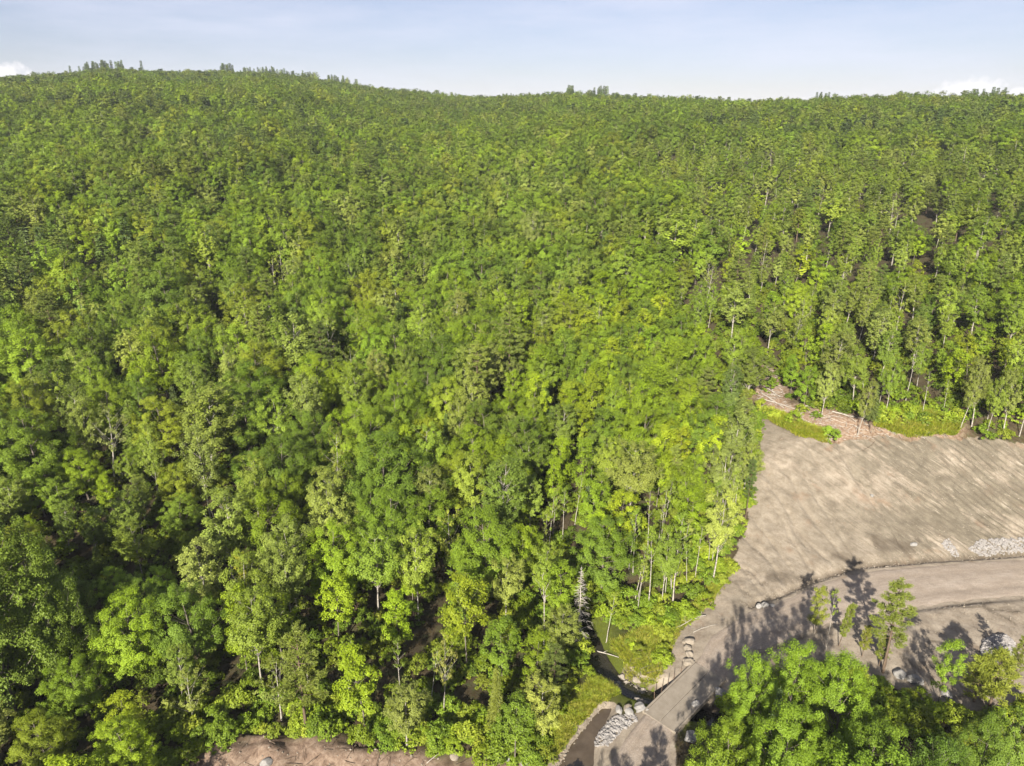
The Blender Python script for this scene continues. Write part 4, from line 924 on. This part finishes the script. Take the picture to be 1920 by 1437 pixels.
hand('birch', 1335, 1095, 915, 'green birch with long white trunk at the stand edge', lm='the edge birch', cat='birch tree', name='birch_tree', wide=.9)
hand('birch', 1240, 1135, 985, 'slender white-stemmed birch near the fallen log', cat='birch tree', name='birch_tree', wide=.75)
hand('pole', 1215, 1140, 985, 'bare white stem left of the slender birch near the log', cat='birch tree', name='birch_tree')
hand('pole', 1262, 1128, 960, 'white stem with a small tuft right of the slender birch', cat='birch tree', name='birch_tree')
hand('birch', 1607, 818, 710, 'leaning birch with pale stem above the slope', cat='birch tree', wide=.8, lean=(.12, 0), name='birch_tree')
hand('spruce', 1630, 808, 718, 'ragged dark spruce on a bare pale trunk at the slope top', lm='the ragged spruce', cat='spruce tree', wide=.9, tint=(.07, .095, .034), name='spruce_tree')
hand('birch', 1660, 778, 668, 'birch with straight white trunk right of the ragged spruce', cat='birch tree', name='birch_tree', wide=.9)
hand('aspen', 1540, 782, 680, 'aspen with pale forked limbs above the slash', cat='aspen tree', name='aspen_tree')
hand('young', 1505, 770, 690, 'bright green maple sapling above the slash beside the aspen', cat='broadleaf tree', name='broadleaf_tree', tint=(.12, .195, .02), wide=1.2)
hand('young', 1482, 742, 668, 'bright green sapling at the head of the slash pile', lm='the slash pile', cat='broadleaf tree', name='broadleaf_tree', tint=(.12, .195, .02), wide=1.2)
for k, (bx, by, ty) in enumerate([(1800, 805, 690), (1822, 800, 668), (1850, 812, 706), (1880, 815, 690), (1912, 815, 664)]):
    hand(('birch', 'aspen')[k % 2], bx, by, ty, ['leaning birch', 'tall grey-green aspen', 'thin birch', 'slim aspen', 'last birch'][k]+' in the row above the right end of the slope', cat=('birch tree', 'aspen tree')[k % 2], wide=.85, lean=((.18, 0) if k == 0 else None), name=('birch_tree', 'aspen_tree')[k % 2])
hand('big_maple', 30, 1345, 985, 'huge broad maple at the left edge, lower of the two giants', cat='broadleaf tree', name='broadleaf_tree', wide=.95, tint=(.085, .128, .02), var=0)
hand('big_maple', 130, 1300, 985, 'huge maple beside the dark hollow in the lower left', cat='broadleaf tree', name='broadleaf_tree', wide=.8, tint=(.088, .132, .02), var=1)
hand('big_maple', -30, 1230, 900, 'huge maple cut by the left edge, upper of the two giants', cat='broadleaf tree', name='broadleaf_tree', wide=.9, tint=(.09, .132, .02), var=1)
hand('sparse', 365, 1372, 1255, 'nearly bare tree with spreading white limbs at lower left', lm='the nearly bare tree', var=0, cat='broadleaf tree', name='broadleaf_tree', wide=1.0)
hand('sparse', 528, 1350, 1235, 'thin-leaved tree with swept white limbs above the soil bank', lm='the swept tree', var=2, cat='broadleaf tree', name='broadleaf_tree')
hand('sparse', 832, 1342, 1186, 'tall twin-stemmed thin tree with pale top above the soil bank', lm='the twin-stemmed tree', var=1, cat='broadleaf tree', name='broadleaf_tree', wide=.6, tint=(.15, .16, .05))
hand('fir', 930, 1372, 1250, 'yellowing fir with bare lower trunk right of the soil bank', lm='the yellowing fir', cat='fir tree', name='fir_tree', wide=.8, tint=(.098, .118, .026))
hand('young', 470, 1170, 1040, 'slim birch turning yellow in the lower left forest', lm='the yellow birch', cat='broadleaf tree', name='broadleaf_tree', wide=.8, tint=(.185, .20, .02))
hand('birch', 395, 975, 795, 'tall pale birch with forked white limbs in the left forest', lm='the forked birch', cat='birch tree', name='birch_tree', wide=1.2, tint=(.12, .155, .045))
hand('sparse', 215, 905, 760, 'wide silvery birch with many white limbs in the left forest', lm='the wide silvery birch', cat='birch tree', name='birch_tree', wide=1.35, tint=(.13, .155, .06))
hand('birch', 300, 945, 790, 'light green birch between the silvery one and the forked one', cat='birch tree', name='birch_tree', wide=.9)
hand('pine', 955, 745, 560, 'big yellow-olive pine standing over the middle of the forest', lm='the big olive pine', cat='pine tree', name='pine_tree', wide=1.0, tint=(.098, .132, .034))
hand('aspen', 1002, 508, 392, 'tall pale aspen with bare trunk above the middle of the forest', cat='aspen tree', name='aspen_tree', wide=1.1, tint=(.14, .175, .06))
hand('fir', 20, 585, 535, 'rust-red dead fir at the left edge', cat='fir tree', name='fir_tree', tint=(.24, .065, .035), wide=.7)
hand('fir', 180, 560, 530, 'small rust-red dead fir right of the red one at the edge', cat='fir tree', name='fir_tree', tint=(.22, .075, .04), wide=.7)
hand('fir', 735, 412, 384, 'tiny rust-brown dead fir high in the left forest', cat='fir tree', name='fir_tree', tint=(.22, .07, .04), wide=.7)
# the near clump at the lower right: feet below the frame
for k, (px, top, yy, kind, wd, tn, lab) in enumerate([
        (1432, 1228, 61.5, 'maple', .78, (.118, .190, .018), 'left bright maple of the near clump, overhanging the shaded road'),
        (1500, 1190, 63.5, 'maple', .92, (.120, .192, .018), 'highest bright maple of the near clump, topmost below the road'),
        (1600, 1240, 60.0, 'big_maple', .92, (.115, .185, .018), 'broadest maple of the near clump, right of its highest tree'),
        (1378, 1345, 54.5, 'maple', .72, (.125, .185, .018), 'bright maple beside the right kerb of the bridge'),
        (1490, 1325, 53, 'big_maple', .9, (.112, .180, .018), 'spreading bright maple in the middle of the near clump'),
        (1645, 1350, 54, 'maple', .95, (.100, .160, .020), 'maple at the right side of the near clump by the dark gap'),
        (1765, 1392, 51, 'maple', .9, (.070, .120, .020), 'dark maple at the bottom edge below the pale boulders'),
        (1850, 1352, 54, 'big_maple', .8, (.085, .135, .022), 'big dull maple filling the lower right corner'),
        (1918, 1335, 57, 'birch', .9, (.10, .155, .026), 'birch with pale stem at the lower right edge'),
        (1320, 1405, 49.5, 'maple', .6, (.115, .17, .018), 'small maple at the bottom edge right of the road'),
        (1430, 1425, 48, 'maple', .9, (.105, .17, .018), 'maple at the bottom edge under the middle of the near clump'),
        (1590, 1420, 48, 'maple', 1.0, (.10, .165, .018), 'maple at the bottom edge right of the near clump middle'),
        (1700, 1430, 47.5, 'maple', .9, (.09, .15, .018), 'green maple at the bottom edge left of the dark maple'),
        (1400, 1285, 62.5, 'young', .9, (.105, .165, .02), 'slim tree at the left tip of the near clump beyond the bridge'),
        (1462, 1290, 57.0, 'fir', .5, (.06, .095, .05), 'small bluish fir poking out of the near clump')]):
    lo_, hi_ = 1.0, 22.0
    for _ in range(30):
        h = .5*(lo_+hi_); X = (px-960)/FPX*(yy*math.cos(PITCH)+(CAM_H-h)*math.sin(PITCH))
        if project(X, yy, h)[1] > top: lo_ = h
        else: hi_ = h
    put(kind, X, yy, h, rg, tint=tn, tone='bright green', wide=wd, label=lab)
put('pine', 11.0, 43.5, 13.0, rg, var=1); put('maple', 5.5, 42.0, 12.0, rg); put('spruce', 17.5, 46.5, 12.5, rg)
NHAND = len(TREES)
# bare pale stems standing along the edge of the wood
for px0, py0, px1, py1, n_ in ((1392, 940, 1335, 1095, 9), (1335, 1095, 1200, 1160, 9), (1190, 1110, 1290, 1020, 6), (1010, 1090, 1100, 1000, 6), (600, 1330, 900, 1350, 4), (1600, 770, 1900, 790, 8)):
    for q in range(n_):
        f = (q+rg.uniform(0, 1))/n_; x, y = at(px0+(px1-px0)*f-rg.uniform(4, 40)*(px0 != 1600), py0+(py1-py0)*f-abs(rg.normal())*22)
        if not blocked(x, y): put('pole', x, y, float(rg.uniform(7.5, 13)), rg, wide=.85, lean=(float(rg.normal()*.07), 0))
# the rest by dart throwing out to 240 m, spacing by stand
cell = {}
def near_ok(x, y, r):
    cx, cy_ = int(x//4), int(y//4)
    for i in range(cx-2, cx+3):
        for j in range(cy_-2, cy_+3):
            for (a, b, q) in cell.get((i, j), ()):
                if (a-x)**2+(b-y)**2 < (.5*(q+r)*1.86)**2: return False
    return True
def occupy(x, y, r): cell.setdefault((int(x//4), int(y//4)), []).append((x, y, r))
for T_ in TREES: occupy(T_['x'], T_['y'], 2.0 if T_['y'] > 66 else 2.8)
RN = 240
cand = np.stack([rg.uniform(-215, 215, 30000), rg.uniform(28, RN, 30000)], -1)
cand = cand[(np.hypot(cand[:, 0], cand[:, 1]) < RN) & (np.abs(cand[:, 0]) < .92*cand[:, 1]+22)]
bl = poly_in(BARE, cand[:, 0], cand[:, 1]) | (poly_sd(ROAD, cand[:, 0], cand[:, 1]) < 1.5) | (seg_dist(BARE, cand[:, 0], cand[:, 1], True) < 1.7) | poly_in(SOILBANK, cand[:, 0], cand[:, 1]) | (poly_in(OPENING, cand[:, 0], cand[:, 1])) | poly_in(LEFTBANK, cand[:, 0], cand[:, 1]) | (seg_dist(STREAM, cand[:, 0], cand[:, 1]) < 3.2) | (poly_sd(POND, cand[:, 0], cand[:, 1]) < 2.4)
cand = cand[~bl]
for x, y in cand:
    x = float(x); y = float(y)
    if x > 12 and y < 76 : continue                      # the lower right is placed by hand
    if y < 57 and x > -36: continue
    z_ = zone(x, y); mixl = MIX[z_]; w = np.array([q[1] for q in mixl]); k = rg.choice(len(mixl), p=w/w.sum()); kind, _, hr = mixl[k]
    if kind in ('fir', 'spruce') and y < 92 and x < 5: kind = 'young'
    R_ = RAD[z_]*{'maple': 1.12, 'big_maple': 1.3, 'young': .85, 'fir': .8, 'spruce': .85}.get(kind, 1.0)
    big = float(np.clip(np.exp(rg.normal()*.24), .62, 1.55)); R_ *= big
    if not near_ok(x, y, R_): continue
    occupy(x, y, R_)
    h = rg.uniform(*hr)*(.72+.28*big)
    if x < -46 and x > -84 and 80 < y < 118: h *= .62
    if z_ == 'mature' and y < 72: h *= .62
    elif z_ == 'stand' and y < 80: h *= .8
    put(kind, x, y, float(h), rg, wide=(.62+.42*big)*(1.2 if kind in ('maple', 'young', 'birch', 'aspen') else 1.0))
print('near trees', len(TREES))

# ------------------------------------------------------------------ individuals: the nearest in view; the others join the wood
CATS = {'maple': ('broadleaf_tree', 'broadleaf tree', 'round-crowned maple'), 'big_maple': ('broadleaf_tree', 'broadleaf tree', 'broad spreading maple'), 'young': ('broadleaf_tree', 'broadleaf tree', 'slim young hardwood'),
        'birch': ('birch_tree', 'birch tree', 'white-stemmed birch'), 'aspen': ('aspen_tree', 'aspen tree', 'upswept aspen'), 'sparse': ('broadleaf_tree', 'broadleaf tree', 'bare-limbed tree'),
        'fir': ('fir_tree', 'fir tree', 'pointed fir'), 'spruce': ('spruce_tree', 'spruce tree', 'narrow spruce'), 'pine': ('pine_tree', 'pine tree', 'feathery pine'), 'sapling_pine': ('pine_tree', 'pine tree', 'pine sapling'), 'pole': ('birch_tree', 'birch tree', 'thin birch pole'), 'snag': ('dead_spruce', 'dead tree', 'dead spruce'), 'shrub': ('shrub', 'shrub', 'leafy shrub')}
MARKS += [('the lower left corner', 0, 1437), ('the bridge', 1258, 1290), ('the brown pool', 1095, 1390), ('the soil bank', 620, 1390), ('the middle left edge', 0, 800), ('the middle right edge', 1920, 700), ('the gravel pile', 1870, 1215), ('the fallen log', 1285, 1165), ('the lower left edge', 0, 1100)]
DIRS = ['right of', 'upper right of', 'above', 'upper left of', 'left of', 'lower left of', 'below', 'lower right of']
ORD = ['closest', 'second', 'third', 'fourth', 'fifth', 'sixth', 'seventh', 'eighth', 'ninth', 'tenth', 'eleventh', 'twelfth', 'thirteenth', 'fourteenth', 'fifteenth']
def auto_labels(L_):                     # which one: its look, then its rank in a direction from something one can find
    groups = {}
    for T_ in L_:
        px, py, _ = project(T_['x'], T_['y'], float(terrain(T_['x'], T_['y'], False))+T_['h']*.7)
        mk = min(MARKS, key=lambda m_: math.hypot(m_[1]-px, m_[2]-py)); a = math.atan2(mk[2]-py, px-mk[1])
        groups.setdefault((T_['tone'], CATS[T_['kind']][2], mk[0], int(round(a/(PI/4))) % 8), []).append((math.hypot(mk[1]-px, mk[2]-py), T_))
    for (tone, kw, mk, di), Q in groups.items():
        Q.sort(key=lambda q: q[0])
        for n_, (_, T_) in enumerate(Q):
            T_['label'] = '%s %s, %s %s %s' % (tone, kw, ('the only one' if len(Q) == 1 else ORD[min(n_, 14)]+' of its look'), DIRS[di], mk)
def build(T_):
    P = NEAR[T_['kind']][T_['var']]; s = T_['h']/P.h; z = float(terrain(T_['x'], T_['y']))-.1
    nm, cat, _ = CATS[T_['kind']]; nm = T_.get('name') or nm
    root = bpy.data.objects.new(nm, None); COL.objects.link(root); root.location = (T_['x'], T_['y'], z); root.empty_display_size = .3
    root.rotation_euler = (-(T_['lean'] or (0, 0))[1], (T_['lean'] or (0, 0))[0], T_['rz']) if T_['lean'] is None else (0, T_['lean'][0], 0)
    w = s**.75*T_['wide']*(P.h/P.h); root.scale = (w, w, s)
    for pn, me in P.meshes.items():
        o = bpy.data.objects.new(pn, me); COL.objects.link(o); o.parent = root
        if pn in ('branches', 'stems'): o['kind'] = 'stuff'
        if pn == 'crown': o['tint'] = [float(q) for q in T_['tint']]
    tag(root, T_['label'], T_['cat'] or cat, T_['group'] or {'broadleaf tree': 'broadleaf trees of the near forest', 'birch tree': 'birches of the near forest', 'aspen tree': 'aspens of the near forest', 'pine tree': 'pines of the near forest', 'fir tree': 'firs of the near forest', 'spruce tree': 'spruces of the near forest', 'shrub': 'shrubs along the clearing and the brook'}.get(T_['cat'] or cat, 'dead trees'))
    return root
rest = []; count = {}; NIND = 0; IND = []
order = list(range(NHAND))+sorted(range(NHAND, len(TREES)), key=lambda i: math.hypot(TREES[i]['x'], TREES[i]['y']))
for i in order:
    T_ = TREES[i]; zt = float(terrain(T_['x'], T_['y'], False))
    px, py, d = project(T_['x'], T_['y'], zt+T_['h']*.8)
    cat = T_['cat'] or CATS[T_['kind']][1]
    inview = -10 < px < 1930 and py < 1450 and d > 5
    if inview and (i < NHAND or (count.get(cat, 0) < 285 and math.hypot(T_['x'], T_['y']) < 158)):
        IND.append(T_); count[cat] = count.get(cat, 0)+1; NIND += 1
    else: rest.append(T_)
auto_labels([T_ for T_ in IND if not T_['label']])
for T_ in IND: build(T_)
print('individual trees', NIND, count)

PT, RO, SCL, IX, TN = [], [], [], [], []
def instance(kind, var, lod, x, y, z, h, wide, tint, rz):
    if kind in ('pole', 'snag'): kind, var = 'birch', 0
    s = h/PH[kind]; w = s**.75*wide
    PT.append((x, y, z-.1)); RO.append((0, 0, rz)); SCL.append((w, w, s)); IX.append(PIDX[(kind, var, lod)]); TN.append(tint)
for T_ in rest: instance(T_['kind'], T_['var'], 0.5 if math.hypot(T_['x'], T_['y']) < 210 else .24, T_['x'], T_['y'], float(terrain(T_['x'], T_['y'])), T_['h'], T_['wide'], T_['tint'], T_['rz'])
# far wood: jittered grid
sp = 8.0
gx_, gy_ = np.meshgrid(np.arange(-1150, 1050, sp), np.arange(120, 1420, sp*.92)); gx_ = gx_+(np.arange(gx_.shape[0]) % 2)[:, None]*sp/2
gx_ = gx_+rg.uniform(-.55, .55, gx_.shape)*sp; gy_ = gy_+rg.uniform(-.55, .55, gy_.shape)*sp
fx, fy = gx_.ravel(), gy_.ravel(); rr = np.hypot(fx, fy); az = np.arctan2(fx, fy)
keep = (rr > RN) & (np.abs(az) < math.radians(43)) & (rr < ridge_dist(fx, fy)+45)
fx, fy, rr = fx[keep], fy[keep], rr[keep]
keep = rg.random(len(fx)) < np.clip(.97-.12*sstep(600, 1100, rr), 0, 1); fx, fy, rr = fx[keep], fy[keep], rr[keep]
fz = terrain(fx, fy, False); pn1 = fbm(fx/150, fy/55, 200, 2); pn2 = fbm(fx/160, fy/160, 230, 2); pn3 = fbm(fx/38, fy/38, 240, 2)
fpx, fpy, _ = project(fx, fy, fz+8)
cutp = (fpx > 235+40*pn3) & (fpx < 640+50*pn3) & (rr > ridge_dist(fx, fy)-170+40*pn3) & (rr < ridge_dist(fx, fy)-16) 
KV = list(MIX['mature']); 
for i in range(len(fx)):
    x, y, z, r = float(fx[i]), float(fy[i]), float(fz[i]), rr[i]
    con = pn1[i] > .24 or (r > 760 and pn2[i] > .2) or (r > ridge_dist(x, y)-60 and rg.random() < .25)
    zt_ = 'conifer' if con else ('aspens' if (r < 430 and x > 55 and pn2[i] < .25) else 'mature')
    ml = MIX[zt_]; w = np.array([q[1] for q in ml]); k = rg.choice(len(ml), p=w/w.sum()); kind, _, hr = ml[k]; h = rg.uniform(*hr); kind = 'birch' if kind == 'pole' else kind
    big = float(np.clip(np.exp(rg.normal()*.26), .55, 1.6)); h *= .86+.14*big
    if r > ridge_dist(x, y)-110: h *= rg.choice([.55, .7, .7, .8])
    b = 1.0+.30*pn2[i]+.20*pn3[i]+.2*pn1[i]; tint, _ = pick_tint(kind, rg, b, .10)
    if cutp[i]:
        if rg.random() < (.9 if fpx[i] > 400 else .6): kind, h = 'shrub', rg.uniform(1.6, 3.2); tint, _ = pick_tint('young', rg, .85)
    v_ = int(rg.integers(SPEC[kind][0]))
    instance(kind, v_, .24 if r < 480 else .13, x, y, z, float(h), 1.38*(.6+.4*big), tint, float(rg.uniform(0, 6.28)))
# clumps of spruce breaking the skyline
for (cx_, n_, sp_, hh) in [(190, 34, 46, (23, 31)), (230, 6, 7, (21, 27)), (100, 6, 40, (9, 13)), (55, 6, 14, (9, 12)), (318, 8, 14, (16, 22)), (352, 8, 18, (14, 20)), (394, 3, 5, (15, 19)), (425, 12, 12, (22, 29)), (398, 2, 4, (11, 14)), (640, 18, 26, (18, 24)), (500, 36, 50, (19, 25)), (570, 28, 40, (18, 23)), (1070, 7, 10, (19, 24)), (1130, 9, 14, (19, 24)), (960, 6, 30, (13, 16)), (1545, 6, 16, (17, 21)), (1690, 3, 4, (18, 22)), (1720, 6, 20, (16, 20)), (1850, 18, 50, (16, 21)), (1300, 8, 60, (12, 15)), (100, 7, 40, (13, 17))]:
    for _ in range(n_):
        pxs = cx_+rg.normal()*sp_*.5; dx, dy, dz = ray(pxs, 160); a_ = math.atan2(dx, dy); D = float(np.interp(a_, RD_AZ, RD_D))+rg.uniform(-14, 5)
        x, y = D*math.sin(a_), D*math.cos(a_); kd = 'spruce' if rg.random() < .6 else ('fir' if cx_ < 450 or cx_ > 660 or rg.random() < .4 else 'birch'); tint, _ = pick_tint(kd, rg)
        instance(kd, int(rg.integers(SPEC[kd][0])), .24, x, y, float(terrain(x, y, False)), float(rg.uniform(*hh)), 1.1, tint, float(rg.uniform(0, 6.28)))
scatter('forest', PT, RO, SCL, IX, TN, PROTO, 'dense green forest covering the hills to the skyline', 'forest')
print('forest instances', len(PT))

# ------------------------------------------------------------------ undergrowth, shrubs, grass
PT, RO, SCL, IX, TN = [], [], [], [], []
ux = rg.uniform(-150, 150, 17000); uy = rg.uniform(50, 200, 17000)
ok = (np.abs(ux) < .86*uy+8) & ~poly_in(BARE, ux, uy) & (poly_sd(ROAD, ux, uy) > .9) & ~poly_in(SOILBANK, ux, uy) & (seg_dist(STREAM, ux, uy) > 2.0) & (poly_sd(POND, ux, uy) > .8) & ~(poly_in(OPENING, ux, uy) & (rg.random(17000) < .85)) & ~(poly_in(LEFTBANK, ux, uy) & (rg.random(17000) < .45))
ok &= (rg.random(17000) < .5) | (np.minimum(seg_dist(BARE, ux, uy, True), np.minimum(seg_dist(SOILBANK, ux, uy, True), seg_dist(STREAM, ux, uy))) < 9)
ok &= ~((ux > 12) & (ux < 34) & (uy < 67)) & ~((poly_sd(POND, ux, uy) < 7) & (poly_sd(ROAD, ux, uy) < 8) & (ux > 8))
ux, uy = ux[ok], uy[ok]; uz = terrain(ux, uy); edge = np.minimum(seg_dist(BARE, ux, uy, True), np.minimum(seg_dist(SOILBANK, ux, uy, True), seg_dist(STREAM, ux, uy)*.8)); 
SHR = []
for i in range(len(ux)):
    e = edge[i]
    tint, tone = pick_tint('shrub', rg, 1.05 if e < 7 else .72); v_ = int(rg.integers(4)); s = rg.uniform(.5, 1.05)*(.6 if poly_in(LEFTBANK, ux[i], uy[i]) else 1)  # away from the edges the leaf colour is darkened, painting shade between the trees
    px, py, d = project(ux[i], uy[i], uz[i]+1)
    if e < 2.6 and len(SHR) < 120 and 20 < px < 1900 and py < 1425 and rg.random() < .5: SHR.append(dict(kind='shrub', var=v_, x=float(ux[i]), y=float(uy[i]), h=float(PH['shrub']*s*1.0), wide=1.0, tint=tint, tone=tone, rz=float(rg.uniform(0, 6.28)), label=None, group=None, cat=None, lean=None)); continue
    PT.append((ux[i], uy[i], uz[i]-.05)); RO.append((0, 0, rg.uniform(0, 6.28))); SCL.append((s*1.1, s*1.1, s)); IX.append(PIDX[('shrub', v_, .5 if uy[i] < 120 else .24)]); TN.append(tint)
auto_labels(SHR)
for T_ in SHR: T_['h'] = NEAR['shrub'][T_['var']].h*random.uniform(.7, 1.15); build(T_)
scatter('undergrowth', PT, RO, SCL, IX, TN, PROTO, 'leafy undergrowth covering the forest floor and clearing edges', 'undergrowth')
PT, RO, SCL, IX, TN = [], [], [], [], []
GRASSY = [(OPENING_ := pp((1430,770),(1450,770),(1500,795),(1548,812),(1545,826),(1500,818),(1450,792)), 700, 1.15), (pp((1645,800),(1660,770),(1720,762),(1790,790),(1795,812),(1700,818)), 700, 1.3), (TONGUE, 520, .8), (pp((1040,1420),(1085,1360),(1120,1320),(1160,1300),(1140,1275),(1080,1300),(1030,1360),(1010,1420)), 900, .68), (pp((1118,1372),(1150,1338),(1140,1335),(1120,1350)), 60, .6), (pp((1262,1185),(1300,1160),(1345,1110),(1372,1055),(1360,1050),(1330,1105),(1285,1150)), 420, .9), (pp((1150,1215),(1215,1180),(1250,1150),(1270,1180),(1225,1215),(1175,1240)), 500, 1.0)]
for poly, n_, s0 in GRASSY:
    Q = sample_in(poly, n_, rg); Q = Q[(poly_sd(POND, Q[:, 0], Q[:, 1]) > .5) & (seg_dist(STREAM, Q[:, 0], Q[:, 1]) > 1.6) & (poly_sd(ROAD, Q[:, 0], Q[:, 1]) > .6)]
    for q, zt in zip(Q, terrain(Q[:, 0], Q[:, 1])):
        s = s0*rg.uniform(.6, 1.2); c = np.array([(.20, .23, .016), (.165, .21, .016), (.24, .235, .035)][rg.integers(3)])*np.exp(rg.normal()*.12)
        PT.append((q[0], q[1], zt)); RO.append((0, 0, rg.uniform(0, 6.28))); SCL.append((s*1.3, s*1.3, s)); IX.append(int(rg.integers(4))); TN.append(tuple(c))
scatter('grass', PT, RO, SCL, IX, TN, GPROTO, 'long yellow-green grass on the brook banks and slope top', 'grass')

# ------------------------------------------------------------------ thin summer haze over the whole place
zlo = float(GZ.min())-1.5; b = MB(); b.box((0, 3000, (zlo+175)/2), (14600, 12800, 175-zlo))
hz_m = bpy.data.materials.new('haze'); hz_m.use_nodes = True; t = hz_m.node_tree; t.nodes.clear()
pv_ = N('ShaderNodeVolumePrincipled', t); pv_.inputs['Color'].default_value = (.86, .92, 1.0, 1); pv_.inputs['Density'].default_value = .000075; pv_.inputs['Anisotropy'].default_value = .0
L(t, pv_.outputs[0], N('ShaderNodeOutputMaterial', t).inputs['Volume'])
tag(link('haze', b.mesh('haze', hz_m)), 'thin blue summer haze over the forest and hills', 'haze', kind='stuff')
